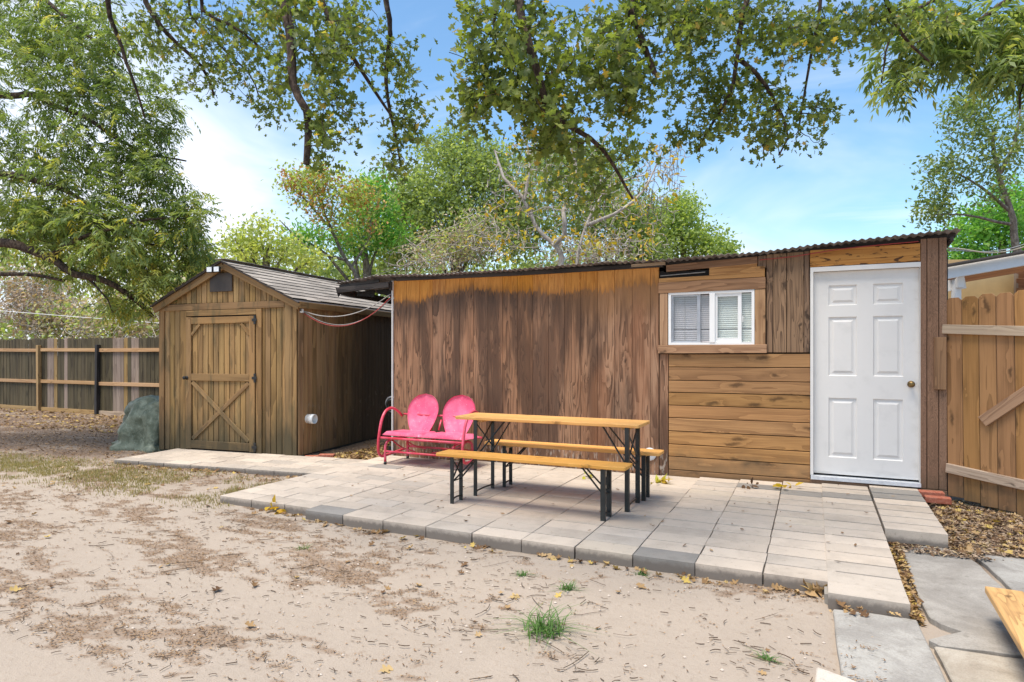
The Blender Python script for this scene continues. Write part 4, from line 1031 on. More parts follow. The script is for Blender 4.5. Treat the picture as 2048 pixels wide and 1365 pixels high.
def seat_pan(x0, x1):
    nu, nv = 13, 13; vs = []; y0, y1 = 6.345, 6.76
    for j in range(nv):
        for i in range(nu):
            u, v = i / (nu - 1), j / (nv - 1)
            e = min(u, 1 - u, v * 1.2, 1.2 * (1 - v)) ; roll = -.045 * max(0, 1 - e / .085) ** 2
            dish = -.022 * math.sin(math.pi * u) * math.sin(math.pi * v)
            vs.append((x0 + (x1 - x0) * u, y0 + (y1 - y0) * v, .405 - .02 * v + dish + roll + .004 * math.sin(u * 30) * math.sin(math.pi * v)))
    fs = [(j * nu + i, j * nu + i + 1, (j + 1) * nu + i + 1, (j + 1) * nu + i) for j in range(nv - 1) for i in range(nu - 1)]
    n0 = len(vs); m = MB(); m.add(vs + [(x, y, z - .005) for x, y, z in vs], fs + [tuple(a + n0 for a in f)[::-1] for f in fs])
    per = [i for i in range(nu)] + [j * nu + nu - 1 for j in range(1, nv)] + [(nv - 1) * nu + i for i in range(nu - 2, -1, -1)] + [j * nu for j in range(nv - 2, 0, -1)]
    m.f += [(a, b, b + n0, a + n0) for a, b in zip(per, per[1:] + per[:1])]
    return m.build('seat', M['pink'], gl_, True)
gc = (GX0 + GX1) / 2
shell_back(gc - .262); shell_back(gc + .258)
seat_pan(GX0 + .01, gc - .006); seat_pan(gc + .006, GX1 - .01)
for gx_ in (GX0 - .015, GX1 + .015):
    m = MB(); m.tube(spline([(gx_, 6.80, .55), (gx_, 6.70, .62), (gx_, 6.58, .665), (gx_, 6.46, .64), (gx_, 6.375, .54), (gx_, 6.33, .40), (gx_, 6.305, .27), (gx_, 6.31, .15), (gx_, 6.37, .095), (gx_, 6.5, .095), (gx_, 6.85, .12)], 5), .017, 8)
    m.build('arm_rest', M['red'], gl_, True)
m = MB()
m.tube([(GX0, 6.33, .325), (GX1, 6.33, .325)], .015, 8); m.tube([(GX0, 6.80, .33), (GX1, 6.80, .33)], .015, 8)
m.tube([(GX0, 6.82, .57), (GX1, 6.82, .57)], .012, 8)
for xx in (gc - .12, gc + .12): m.tube(spline([(xx, 6.33, .325), (xx, 6.5, .34), (xx, 6.72, .36), (xx, 6.84, .6)], 4), .010, 6)
m.build('seat_frame', M['red'], gl_, True)
m = MB(); m.tube([(gc, 6.74, .40), (gc, 6.80, .52)], .012, 6); m.build('back_bracket', M['red'], gl_, True)
for gx_ in (GX0 + .05, GX1 - .15):
    m = MB(); m.tube(spline([(gx_, 6.355, .03), (gx_, 6.355, .2), (gx_, 6.39, .265), (gx_, 6.47, .285), (gx_, 6.72, .285), (gx_, 6.80, .255), (gx_, 6.83, .2), (gx_, 6.83, .03)], 5), .016, 8)
    m.build('base_leg', M['red'], gl_, True)
    m = MB(); m.tube([(gx_, 6.355, .0), (gx_, 6.355, .035)], .018, 8); m.tube([(gx_, 6.83, .0), (gx_, 6.83, .035)], .018, 8); m.build('foot_cap', M['black'], gl_, True)
m = MB()
m.tube([(GX0 + .05, 6.355, .16), (GX1 - .15, 6.355, .16)], .013, 8); m.tube([(GX0 + .05, 6.83, .16), (GX1 - .15, 6.83, .16)], .013, 8)
for yy in (6.48, 6.72): m.tube(spline([(GX0 + .05, yy, .285), (GX0 + .2, yy, .2), (GX0 + .4, yy, .16)], 4), .009, 6); m.tube(spline([(GX1 - .15, yy, .285), (GX1 - .3, yy, .2), (GX1 - .5, yy, .16)], 4), .009, 6)
m.build('base_rail', M['red'], gl_, True)

# ------------------------------------------------------------------ low bench at the lower right
lb = thing('low_bench', 'low worn wooden bench cut off at the lower right corner', 'bench', (.95, 3.5, -.08))
zb = .12
A_ = (.735, 3.78)
q0, q1, q2 = on(1968, 1172, zb), on(2085, 1368, zb), on(2160, 1186, zb)
ax = (q1 - q0).normalized(); bx = Vector((-ax.y, ax.x, 0)); 
if (q2 - q0).dot(bx) < 0: bx = -bx
for i in range(3):
    o_ = q0 + bx * (.085 + .168 * i)
    board('seat_plank', (o_.x, o_.y, zb - .035), (o_.x + ax.x * 1.25, o_.y + ax.y * 1.25, zb - .035), .164, .035, (0, 0, 1), M['bench_old'], lb, .004)
for t_, u_ in ((.12, .1), (.12, .4), (1.1, .1), (1.1, .4)):
    o_ = q0 + ax * t_ + bx * u_
    board('leg', (o_.x, o_.y, -.09), (o_.x, o_.y, zb - .036), .06, .06, bx, M['picket_new'], lb)

# ------------------------------------------------------------------ tarp covered pile
tp = MB(); nu, nv = 44, 26; vs = []
for j in range(nv):
    v = j / (nv - 1)
    for i in range(nu):
        a = 2 * math.pi * i / nu
        rx, ry, hh = .66, .42, .78
        prof = math.cos(v * math.pi / 2) ** .42
        fold = 1 + .15 * math.sin(a * 9 + 1.6 * math.sin(a * 2 + 3 * v)) * (1 - v * .8) + .05 * mnoise.noise(Vector((math.cos(a) * 2, math.sin(a) * 2, v * 4)))
        x = rx * math.cos(a) * prof * fold; y_ = ry * math.sin(a) * prof * fold
        z = hh * (math.sin(v * math.pi / 2) ** .95) * (1 + .06 * mnoise.noise(Vector((x * 4, y_ * 4, 2))))
        if v < .08: x *= 1.12 + .06 * math.sin(a * 9); y_ *= 1.12
        x += .06 * v
        dd = .05 * mnoise.noise(Vector((x * 7, y_ * 7, z * 5))) + .03 * mnoise.noise(Vector((x * 15, y_ * 17, z * 9)))
        vs.append((x + dd, y_ + dd, z))
fs = [(j * nu + i, j * nu + (i + 1) % nu, (j + 1) * nu + (i + 1) % nu, (j + 1) * nu + i) for j in range(nv - 1) for i in range(nu)]
tp.add(vs, fs)
tarp = thing('tarp_covered_pile', 'rumpled green tarpaulin over a pile beside the shed', 'tarp', (-9.0, 6.45, -.09))
tp.build('tarpaulin', M['tarp'], tarp, True, Matrix.Translation((-8.98, 6.5, -.085)))

# ------------------------------------------------------------------ trees
RG = np.random.default_rng(11)
M['twig'] = mat_bark('dry_twig_bark', (.09, .06, .04), (.20, .145, .10), 40)
def tube_np(polys, k=4):
    """polys: list of (pts (m,3), radii (m,)) -> V, F quads"""
    Vs, Fs, base = [], [], 0
    for P_, r_ in polys:
        P_ = np.asarray(P_, float); r_ = np.asarray(r_, float); m = len(P_)
        T = np.gradient(P_, axis=0); T /= np.linalg.norm(T, axis=1, keepdims=True) + 1e-9
        ref = np.array([0.3, .2, 1.0]) if abs(T[0, 2]) < .85 else np.array([1., .2, 0])
        A = np.cross(T, ref); A /= np.linalg.norm(A, axis=1, keepdims=True) + 1e-9; B = np.cross(A, T)
        t = np.arange(k) * 2 * np.pi / k
        V_ = P_[:, None] + r_[:, None, None] * (A[:, None] * np.cos(t)[None, :, None] + B[:, None] * np.sin(t)[None, :, None])
        Vs.append(V_.reshape(-1, 3))
        i = np.arange(m - 1)[:, None] * k; j = np.arange(k)[None]
        Fs.append((np.stack([i + j, i + (j + 1) % k, i + k + (j + 1) % k, i + k + j], -1) + base).reshape(-1, 4)); base += m * k
    return np.concatenate(Vs), np.concatenate(Fs)
def resample(pts, step):
    P_ = np.array([tuple(p) for p in spline(pts, 8)]); d = np.r_[0, np.cumsum(np.linalg.norm(np.diff(P_, axis=0), axis=1))]
    n = max(3, int(d[-1] / step) + 1); t = np.linspace(0, d[-1], n)
    return np.stack([np.interp(t, d, P_[:, i]) for i in range(3)], 1)
def wob(P_, amp, f=1.5):
    o = RG.uniform(0, 50)
    return np.array([np.array(p) + amp * np.array([mnoise.noise(Vector((p[0] * f + o, p[1] * f, p[2] * f))), mnoise.noise(Vector((p[0] * f, p[1] * f + o, p[2] * f))), mnoise.noise(Vector((p[0] * f, p[1] * f, p[2] * f + o)))]) for p in P_])
def grow(limbs, targets, r_tw=.006, step=.12, wig=.3, sag=.0, kmax=None, away=None):
    """limbs: (pts, r0, r1). Each target is reached by a twig from the nearest node so far."""
    polys = []; nodes = []; nr = []
    for pts, r0, r1 in limbs:
        P_ = wob(resample(pts, step), r0 * .9); rr = np.linspace(r0, r1, len(P_)); polys.append((P_, rr)); nodes.append(P_); nr.append(rr)
    nodes = np.concatenate(nodes); nr = np.concatenate(nr)
    T = np.asarray(targets)
    dmin = np.min(np.linalg.norm(T[:, None] - nodes[None], axis=2), axis=1) if len(T) * len(nodes) < 4e7 else np.array([np.linalg.norm(nodes - t, axis=1).min() for t in T])
    order = np.argsort(dmin); cap = len(nodes) + 4 * len(T); buf = np.zeros((cap, 3)); br = np.zeros(cap); n = len(nodes); buf[:n] = nodes; br[:n] = nr
    ends, dirs = [], []
    for i in order:
        t = T[i]; d = np.linalg.norm(buf[:n] - t, axis=1); j = int(np.argmin(d)); L = d[j]
        if L < .02: continue
        p = buf[j]; m = 5; u = np.linspace(0, 1, m)[:, None]
        off = RG.normal(0, 1, 3); off *= L * wig * .5 / (np.linalg.norm(off) + 1e-9)
        Q = p + (t - p) * u + off * np.sin(np.pi * u) - np.array([0, 0, sag * L]) * np.sin(np.pi * u)
        r0 = min(br[j] * .8, max(r_tw, L * .011)); polys.append((Q, np.linspace(r0, r_tw * .45, m)))
        buf[n:n + 4] = Q[1:]; br[n:n + 4] = np.linspace(r0, r_tw * .5, 4); n += 4
        for q in (2, 3, 4): ends.append(Q[q]); dirs.append(Q[q] - Q[q - 1])
    return polys, np.array(ends), np.array(dirs)
def blob(x, y, rx, ry, d, dd, n, power=.5):
    """points spread through an ellipsoid given by its measured place and distance"""
    u = RG.normal(size=(n, 3)); u /= np.linalg.norm(u, axis=1, keepdims=True); u *= RG.uniform(0, 1, (n, 1)) ** power
    return np.array([tuple(px(x + a * rx, y + b * ry, d + c * dd)) for a, b, c in u])
LEAF = {
 'oak': [(0, .015), (.22, .045), (.32, .20), (.42, .07), (.54, .40), (.66, .38), (.73, .13), (.86, .27), (.97, .22), (1, .06)],
 'simple': [(0, .01), (.3, .2), (.6, .22), (1, .01)],
 'lance': [(0, .005), (.25, .12), (.6, .13), (1, .0)],
 'dia': [(0, .02), (.5, .3), (1, .02)],
}
def leaves(name, anchors, dirs, kind, size, mat, parent, per=3, spread=.05, fold=.35, droop=.3, rbias=None, sizevar=.35, up=.5, curl=.15, stuff=True, single=0):
    st = LEAF[kind]; k = len(st)
    A = np.repeat(anchors, per, 0); D = np.repeat(dirs, per, 0); n = len(A)
    A = A + RG.normal(0, spread, (n, 3))
    D = D / (np.linalg.norm(D, axis=1, keepdims=True) + 1e-9) * .6 + RG.normal(0, .75, (n, 3)); D[:, 2] -= droop
    D /= np.linalg.norm(D, axis=1, keepdims=True) + 1e-9
    N = RG.normal(0, .6, (n, 3)); N[:, 2] += up; S_ = np.cross(D, N); S_ /= np.linalg.norm(S_, axis=1, keepdims=True) + 1e-9; N = np.cross(S_, D)
    sz = (size(A) if callable(size) else size) * (1 + RG.uniform(-sizevar, sizevar, n))
    cols = []
    for (t, wd) in st:
        c = A + D * (t * sz)[:, None] - N * ((t * t) * curl * sz)[:, None]
        l = c + S_ * (wd * sz)[:, None] + N * (wd * fold * sz)[:, None]; r = c - S_ * (wd * sz)[:, None] + N * (wd * fold * sz)[:, None]
        cols += [l, c, r]
    V_ = np.stack(cols, 1)  # n, 3k, 3
    f = []
    for i in range(k - 1): f += [(3 * i, 3 * i + 1, 3 * i + 4, 3 * i + 3), (3 * i + 1, 3 * i + 2, 3 * i + 5, 3 * i + 4)]
    f = np.array(f); rv = RG.beta(2.2, 2.4, n) if rbias is None else rbias(A, n)
    if single:
        # the nearest ones to the yard are leaves of their own, sharing a few meshes
        d = -A[:, 0] * s_ + A[:, 1] * c_; rr = A[:, 0] * c_ + A[:, 1] * s_
        vis = (np.abs(rr / d * FPX) < 1000) & ((A[:, 2] - CH) / d * FPX < 690)
        score = np.where(vis & (d > 1), sz / d, 0); idx = np.argsort(-score)[:single]
        ms = []
        for q in range(12):
            i = idx[q * (len(idx) // 12)]
            me = bpy.data.meshes.new('leaf'); Rm = np.stack([D[i], S_[i], N[i]]); loc = (V_[i] - A[i]) @ Rm.T
            me.from_pydata([tuple(v) for v in loc], [], [tuple(int(a) for a in b) for b in f]); me.materials.append(mat)
            a = me.attributes.new('rnd', 'FLOAT', 'FACE'); a.data.foreach_set('value', np.full(len(f), rv[i], np.float32)); ms.append(me)
        for q, i in enumerate(idx):
            Mx = Matrix(((D[i, 0], S_[i, 0], N[i, 0], A[i, 0]), (D[i, 1], S_[i, 1], N[i, 1], A[i, 1]), (D[i, 2], S_[i, 2], N[i, 2], A[i, 2]), (0, 0, 0, 1)))
            put(bpy.data.objects.new('leaf', ms[q % 12]), Mx, parent)
        keep = np.ones(n, bool); keep[idx] = False; V_ = V_[keep]; rv = rv[keep]; n = len(V_)
    F_ = (f[None] + (np.arange(n) * 3 * k)[:, None, None]).reshape(-1, 4)
    o = np_mesh(name, V_.reshape(-1, 3), F_, mat, parent, np.repeat(np.clip(rv, 0, 1), len(f)))
    if stuff: o['kind'] = 'stuff'
    return o
def compound(name, anchors, dirs, mat, parent, per=1, rach=.24, pairs=5, lsize=.085, rbias=None, droop=.6):
    """pinnate leaves: a drooping rachis with paired pointed leaflets"""
    A = np.repeat(anchors, per, 0); D = np.repeat(dirs, per, 0); n = len(A)
    D = D / (np.linalg.norm(D, axis=1, keepdims=True) + 1e-9) * .7 + RG.normal(0, .6, (n, 3)); D[:, 2] -= droop * .3; D /= np.linalg.norm(D, axis=1, keepdims=True) + 1e-9
    up = np.tile([0, 0, 1.], (n, 1)) + RG.normal(0, .35, (n, 3)); S_ = np.cross(D, up); S_ /= np.linalg.norm(S_, axis=1, keepdims=True) + 1e-9
    L = rach * RG.uniform(.6, 1.15, n); Vs = []; rvs = []
    base = RG.beta(2, 2.4, n) if rbias is None else rbias(A, n)
    for p in range(pairs):
        t = .25 + .75 * p / (pairs - 1)
        c = A + D * (L * t)[:, None]; c[:, 2] -= droop * L * t * t
        dirr = D.copy(); dirr[:, 2] -= droop * 1.6 * t; dirr /= np.linalg.norm(dirr, axis=1, keepdims=True)
        for sgn in (-1, 1):
            ld = S_ * sgn * (.9 if p < pairs - 1 else .35) + dirr * .65 + RG.normal(0, .16, (n, 3)); ld[:, 2] -= .25; ld /= np.linalg.norm(ld, axis=1, keepdims=True)
            s2 = np.cross(ld, up + RG.normal(0, .25, (n, 3))); s2 /= np.linalg.norm(s2, axis=1, keepdims=True) + 1e-9
            z = (lsize * RG.uniform(.75, 1.2, n))[:, None]
            tip = c + ld * z; tip[:, 2] -= (z * .12)[:, 0]
            Vs.append(np.stack([c, c + ld * z * .42 + s2 * z * .15, tip, c + ld * z * .42 - s2 * z * .15], 1)); rvs.append(base + RG.normal(0, .05, n))
    V_ = np.concatenate(Vs); rv = np.clip(np.concatenate(rvs), 0, 1); m = len(V_)
    o = np_mesh(name, V_.reshape(-1, 3), np.arange(m * 4).reshape(-1, 4), mat, parent, rv); o['kind'] = 'stuff'; return o
def wood_parts(polys, nlimb, mat, parent, k=5, trunkname='trunk', limbname='limb'):
    for i in range(nlimb):
        V_, F_ = tube_np([polys[i]], 9 if i == 0 else 7); np_mesh(trunkname if i == 0 else limbname, V_, F_, mat, parent, smooth=True)
    if len(polys) > nlimb:
        V_, F_ = tube_np(polys[nlimb:], 4); o = np_mesh('twigs', V_, F_, mat, parent, smooth=True); o['kind'] = 'stuff'

# ---- the big oak whose boughs hang over the yard (its trunk stands behind the viewer)
oak = thing('oak_tree', 'large oak overhead with dark boughs and lobed leaves hanging into the top of the view', 'tree', (3.4, -2.6, -.1))
main = [(3.4, -2.6, -.2), (3.3, -2.3, 2.0), (2.9, -1.2, 3.7), (2.0, .8, 4.9), (1.2, 2.6, 5.2), px(1650, -330, 4.6), px(1330, -260, 4.7)]
B_ = lambda L, r0, r1: ([p if isinstance(p, (tuple, Vector)) and len(p) == 3 and not isinstance(p[0], int) else p for p in L], r0, r1)
bough = [px(1330, -260, 4.7), px(1100, -210, 4.8), px(850, -230, 4.9), px(600, -220, 5.0), px(350, -190, 5.3), px(150, -200, 5.5)]
limbs = [(main, .30, .10), (bough, .10, .05),
 ([px(600, -220, 5.0), px(560, -60, 4.7), px(578, 60, 4.5), px(592, 175, 4.45), px(622, 235, 4.4), px(614, 335, 4.4)], .05, .022),
 ([px(1100, -210, 4.8), px(1040, -20, 4.0), px(1052, 70, 3.9), px(1088, 170, 3.9), px(1100, 225, 4.0), px(1140, 255, 4.1), px(1200, 300, 4.3), px(1262, 400, 4.6)], .05, .008),
 ([px(1330, -260, 4.7), px(1268, -10, 4.0), px(1290, 80, 4.0), px(1315, 150, 4.05)], .045, .018),
 ([px(850, -230, 4.9), px(770, -40, 5.3), px(776, 60, 5.3), px(772, 150, 5.4), px(790, 260, 5.4), px(800, 340, 5.5)], .035, .008),
 ([px(600, -220, 5.0), px(640, -10, 4.9), px(680, 80, 4.9), px(740, 170, 5.0), px(780, 230, 5.2)], .035, .010),
 ([px(1650, -330, 4.6), px(1500, -20, 4.5), px(1478, 100, 4.5), px(1462, 190, 4.5), px(1420, 260, 4.6), px(1400, 300, 4.7)], .035, .008),
 ([px(1478, 120, 4.5), px(1530, 165, 4.5), px(1580, 260, 4.6), px(1560, 310, 4.7)], .018, .006),
 ([px(1650, -330, 4.6), px(1640, -20, 4.6), px(1622, 90, 4.6), px(1608, 200, 4.7), px(1600, 260, 4.7)], .022, .006),
 ([px(350, -190, 5.3), px(290, -30, 5.4), px(325, 60, 5.4), px(400, 130, 5.5), px(425, 190, 5.6)], .035, .010),
 ([px(350, -190, 5.3), px(215, -20, 5.4), px(245, 90, 5.5), px(270, 160, 5.5), px(290, 235, 5.6)], .035, .008),
 ([px(600, -220, 5.0), px(400, -10, 5.1), px(480, 60, 5.1), px(540, 110, 5.2)], .028, .008),
 ([px(600, -220, 5.0), px(380, -10, 5.6), px(440, 90, 5.6), px(500, 150, 5.7), px(520, 200, 5.8)], .022, .006),
 ([px(1100, -210, 4.8), px(1000, -10, 4.2), px(985, 100, 4.2), px(960, 180, 4.3)], .02, .006),
 ([px(1650, -330, 4.6), px(1760, -30, 4.6), px(1800, 60, 4.8), px(1860, 120, 5.0)], .03, .008),
]
tg = [blob(*b[:6], max(6, int(b[6] * .48))) for b in (
 (640, 110, 130, 150, 4.6, .5, 190), (655, 255, 55, 90, 4.5, .35, 60), (560, 30, 120, 70, 4.8, .5, 70),
 (440, 150, 110, 60, 5.5, .5, 60), (330, 40, 90, 70, 5.5, .4, 40), (450, 40, 120, 60, 5.4, .5, 60), (540, 215, 60, 50, 5.3, .4, 40),
 (700, 60, 70, 80, 5.0, .4, 60), (790, 130, 60, 60, 5.3, .4, 50), (815, 250, 55, 75, 5.4, .4, 55), (790, 330, 40, 45, 5.5, .4, 35),
 (1010, 70, 120, 120, 4.1, .5, 150), (960, 190, 60, 80, 4.2, .4, 70), (1090, 190, 120, 100, 4.1, .5, 140), (1220, 80, 130, 110, 4.1, .5, 150), (1250, 190, 80, 60, 4.2, .4, 70), (1110, 280, 70, 45, 4.3, .4, 40),
 (1180, 330, 90, 60, 4.9, .4, 34), (1150, 380, 80, 40, 5.2, .4, 26), (1250, 300, 50, 40, 4.8, .4, 30),
 (1370, 60, 80, 80, 4.3, .5, 60), (1330, 20, 120, 50, 4.2, .4, 60), (1350, 160, 50, 45, 4.6, .4, 24), (1440, 230, 60, 60, 4.6, .3, 45), (1380, 270, 45, 30, 4.7, .3, 25), (1540, 270, 45, 45, 4.6, .3, 40), (1490, 180, 60, 50, 4.6, .3, 40),
 (1600, 80, 110, 55, 4.6, .4, 60), (1630, 235, 45, 50, 4.7, .3, 40), (1720, 40, 110, 45, 4.6, .4, 60), (1850, 30, 90, 35, 4.7, .4, 40), (1560, 35, 120, 35, 4.6, .4, 30), (1440, 20, 90, 40, 4.5, .4, 40),
 (330, 60, 110, 80, 5.4, .4, 90), (480, 90, 90, 60, 5.2, .4, 70), (1430, 60, 80, 60, 4.5, .4, 60), (1560, 60, 110, 55, 4.6, .4, 60), (1680, 60, 100, 50, 4.7, .4, 60), (1540, 220, 60, 60, 4.6, .3, 40), (1420, 180, 50, 60, 4.6, .3, 36),
 (1000, -90, 380, 70, 4.6, .6, 120), (1550, -90, 300, 70, 4.6, .6, 90), (450, -90, 300, 70, 5.2, .6, 90))]
polys, ends, dirs = grow(limbs, np.concatenate(tg), .0055, .12, .45, .05)
wood_parts(polys, len(limbs), M['bark'], oak, limbname='bough')
def oakbias(A, n):
    r = RG.beta(2.0, 2.8, n) * .8; r[RG.random(n) < .025] = RG.uniform(.85, 1); return r
def oaksize(A):
    dd = -A[:, 0] * s_ + A[:, 1] * c_; X = 1024 + (A[:, 0] * c_ + A[:, 1] * s_) / dd * FPX
    return np.interp(X, [300, 520, 600, 690, 760, 900, 1300, 1400, 1800], [.046, .05, .058, .052, .05, .062, .062, .052, .048])
leaves('foliage', ends, dirs, 'oak', oaksize, M['oakleaf'], oak, per=4, spread=.05, fold=.25, droop=.35, rbias=oakbias, single=300)

# ---- broad-leaved boughs at the upper right
rt = thing('pecan_tree', 'bright green pecan boughs reaching in from the upper right corner', 'tree', (5.6, 4.2, -.1))
limbs = [([(5.6, 4.2, -.2), (5.3, 4.3, 2.5), (4.4, 4.9, 4.2), px(2250, -80, 6.0)], .22, .09),
 ([px(2250, -80, 6.0), px(2060, -20, 5.8), px(1980, 30, 5.8), px(1900, 90, 5.8), px(1830, 180, 5.8)], .05, .008),
 ([px(2250, -80, 6.0), px(2000, -60, 5.5), px(1850, 10, 5.4), px(1780, 80, 5.4), px(1760, 170, 5.5)], .04, .006),
 ([px(2250, -80, 6.0), px(2110, 80, 5.6), px(2050, 170, 5.6), px(2040, 220, 5.6)], .04, .008)]
tg = [blob(*b) for b in ((1980, 70, 120, 80, 5.8, .6, 75), (1860, 50, 100, 60, 5.6, .5, 42), (1790, 140, 60, 45, 5.6, .4, 26), (2030, 130, 50, 50, 5.6, .4, 26), (1900, 110, 70, 40, 5.7, .4, 22), (2100, 60, 80, 140, 5.8, .6, 40))]
polys, ends, dirs = grow(limbs, np.concatenate(tg), .004, .12, .3, .03)
wood_parts(polys, len(limbs), M['bark'], rt, limbname='bough')
compound('foliage', ends, dirs, M['pecleaf'], rt, 1, .21, 5, .09, rbias=lambda A, n: np.clip(RG.beta(2.2, 3.2, n), 0, .8), droop=.5)

# ---- the large pecan at the left
lt = thing('pecan_tree', 'big dense pecan tree filling the left side above the back fence', 'tree', tuple(px(-420, 760, 10.5)))
tr0 = px(-420, 880, 10.5)
limbs = [([tr0, px(-400, 650, 10.5), px(-330, 480, 10.5), px(-260, 300, 10.8)], .32, .16),
 ([px(-390, 600, 10.5), px(-200, 500, 9.8), px(-60, 480, 9.4), px(30, 492, 9.2), px(100, 512, 9.1), px(150, 545, 9.1), px(230, 575, 9.2), px(300, 640, 9.6)], .13, .035),
 ([px(-380, 620, 10.5), px(-150, 560, 9.6), px(0, 548, 9.3), px(60, 545, 9.2), px(130, 560, 9.2)], .08, .02),
 ([px(-330, 480, 10.5), px(-120, 360, 10.0), px(40, 350, 9.6), px(150, 400, 9.4), px(260, 470, 9.4), px(380, 500, 9.6)], .09, .012),
 ([px(-260, 300, 10.8), px(-100, 200, 10.4), px(60, 190, 10), px(180, 240, 9.8), px(280, 300, 9.8), px(370, 320, 9.8)], .09, .012),
 ([px(-260, 300, 10.8), px(-160, 60, 10.6), px(0, -20, 10.4), px(140, 40, 10), px(250, 120, 10)], .10, .012),
 ([px(-260, 300, 10.8), px(-200, -100, 10.8), px(0, -160, 10.6), px(200, -120, 10.3)], .10, .03),
 ([px(100, 512, 9.1), px(180, 470, 9.0), px(300, 440, 9.1), px(400, 440, 9.4)], .035, .008),
 ([px(180, 560, 9.15), px(215, 600, 9.1), px(225, 625, 9.2)], .02, .006)]
tg = [blob(*b) for b in ((60, 120, 180, 170, 10.2, 1.3, 300), (230, 180, 130, 150, 10, 1.0, 260), (120, 330, 200, 130, 9.8, 1.2, 300), (290, 330, 90, 70, 9.8, .8, 130),
 (200, 450, 200, 90, 9.5, 1.0, 340), (360, 430, 75, 70, 9.7, .7, 110), (300, 540, 110, 60, 9.6, .8, 130), (60, 440, 120, 50, 9.5, .9, 110), (130, 40, 160, 90, 10.2, 1.0, 150),
 (390, 500, 50, 45, 9.8, .5, 50), (250, 610, 55, 30, 9.6, .5, 35), (-80, 250, 130, 350, 10.6, 1.2, 260), (140, 540, 110, 25, 9.5, .6, 35), (330, 240, 50, 50, 10, .5, 40))]
polys, ends, dirs = grow(limbs, np.concatenate(tg), .006, .2, .3, .03)
wood_parts(polys, len(limbs), M['bark'], lt, limbname='bough')
def pecbias(A, n):
    dd = -A[:, 0] * s_ + A[:, 1] * c_; y = V0 - (A[:, 2] - CH) / dd * FPX
    r = RG.beta(2.2, 3.2, n) + .22 * np.clip((y - 380) / 200, 0, 1); m = (RG.random(n) < .05) & (y > 350); r[m] = RG.uniform(.8, 1, m.sum()); return r
compound('foliage', ends, dirs, M['pecleaf'], lt, 1, .22, 5, .088, rbias=pecbias, droop=.32)

# ---- trees beyond the workshop
def bgtree(name, label, base, blobs, mat, leaf='dia', size=.11, per=5, spread=.16, bark='bark_grey', limbs=None, rb=None, tw=.008, extra=None, group=None, r0=.16, up=.5):
    b0_ = px(*base); t = thing(name, label, 'tree', (b0_.x, b0_.y, -.2), group='trees beyond the workshop')
    T = np.concatenate([blob(*b) for b in blobs])
    b0 = px(*base); b0.z = -.2
    if limbs is None:
        c = Vector(T.mean(0)); limbs = [([b0, b0.lerp(c, .5) + Vector((.2, 0, .3)), c], r0, r0 * .4)]
        for b in blobs[:6]: limbs.append(([b0.lerp(c, .55), b0.lerp(c, .7).lerp(px(b[0], b[1], b[4]), .5), px(b[0], b[1], b[4])], r0 * .4, r0 * .12))
    polys, ends, dirs = grow(limbs, T, tw, .3, .3, 0)
    wood_parts(polys, len(limbs), M[bark], t)
    if per: leaves('foliage', ends, dirs, leaf, size, M[mat], t, per=per, spread=spread, rbias=rb, up=up, curl=.05, droop=.1)
    if extra: extra(t, ends, dirs)
    return t
bgtree('evergreen_tree', 'broad dark green live oak rising behind the left half of the workshop', (900, 800, 19),
 [(900, 390, 120, 120, 19, 1.6, 380), (820, 430, 90, 90, 18.5, 1.2, 260), (960, 330, 90, 60, 19.5, 1.2, 170), (900, 300, 70, 40, 19.5, 1, 90), (1020, 400, 80, 90, 19.5, 1.4, 180), (960, 470, 120, 60, 18.5, 1.2, 190), (800, 500, 60, 40, 18, 1, 90)],
 'bgleaf', 'dia', .115, 6, .17)
bgtree('evergreen_tree', 'dark green tree behind the bare pale branches right of the centre', (1220, 800, 21),
 [(1180, 420, 120, 90, 21, 1.6, 260), (1100, 330, 90, 60, 21.5, 1.3, 150), (1260, 440, 80, 70, 20.5, 1.3, 170), (1050, 450, 80, 60, 20.5, 1.2, 130), (1200, 340, 80, 50, 21.5, 1, 110), (1290, 500, 60, 30, 20, 1, 70)],
 'bgleaf', 'dia', .125, 6, .19)
bgtree('evergreen_tree', 'bushy olive green tree tapering down to the right above the window', (1370, 800, 22),
 [(1350, 470, 75, 60, 22, 1.3, 190), (1360, 420, 45, 35, 22, 1, 90), (1420, 490, 50, 40, 21.5, 1, 110), (1300, 470, 60, 55, 21.5, 1.2, 110), (1455, 505, 25, 18, 21.5, .6, 35)],
 'bgleaf2', 'dia', .12, 6, .17, rb=lambda A, n: RG.beta(1.6, 3.2, n))
def orange_clusters(t, ends, dirs):
    sel = RG.random(len(ends)) < .17; e = ends[sel]; dd = -e[:, 0] * s_ + e[:, 1] * c_; y = V0 - (e[:, 2] - CH) / dd * FPX
    e2 = e[(y < 470)]; leaves('seed_pods', e2, RG.normal(0, 1, e2.shape), 'dia', .085, M['orangeseed'], t, per=9, spread=.10, up=.2)
bgtree('goldenrain_tree', 'leaning slender tree with orange seed clusters behind the shed roof', (745, 800, 15),
 [(650, 400, 75, 50, 15, .9, 90), (590, 360, 40, 30, 15, .6, 40), (720, 400, 60, 50, 15, .8, 70), (640, 350, 60, 25, 15, .7, 50), (700, 460, 70, 40, 15, .8, 50)],
 'bgleaf2', 'dia', .09, 3, .14, bark='bark_grey', tw=.008, extra=orange_clusters,
 limbs=[([px(760, 800, 15), px(715, 560, 15), px(690, 520, 15), px(665, 460, 15), px(645, 400, 15)], .09, .025), ([px(690, 520, 15), px(620, 500, 15), px(560, 440, 14.8)], .04, .012), ([px(665, 460, 15), px(610, 400, 15), px(570, 350, 15)], .025, .010), ([px(700, 540, 15), px(740, 470, 15.2), px(730, 400, 15.2)], .035, .010)])
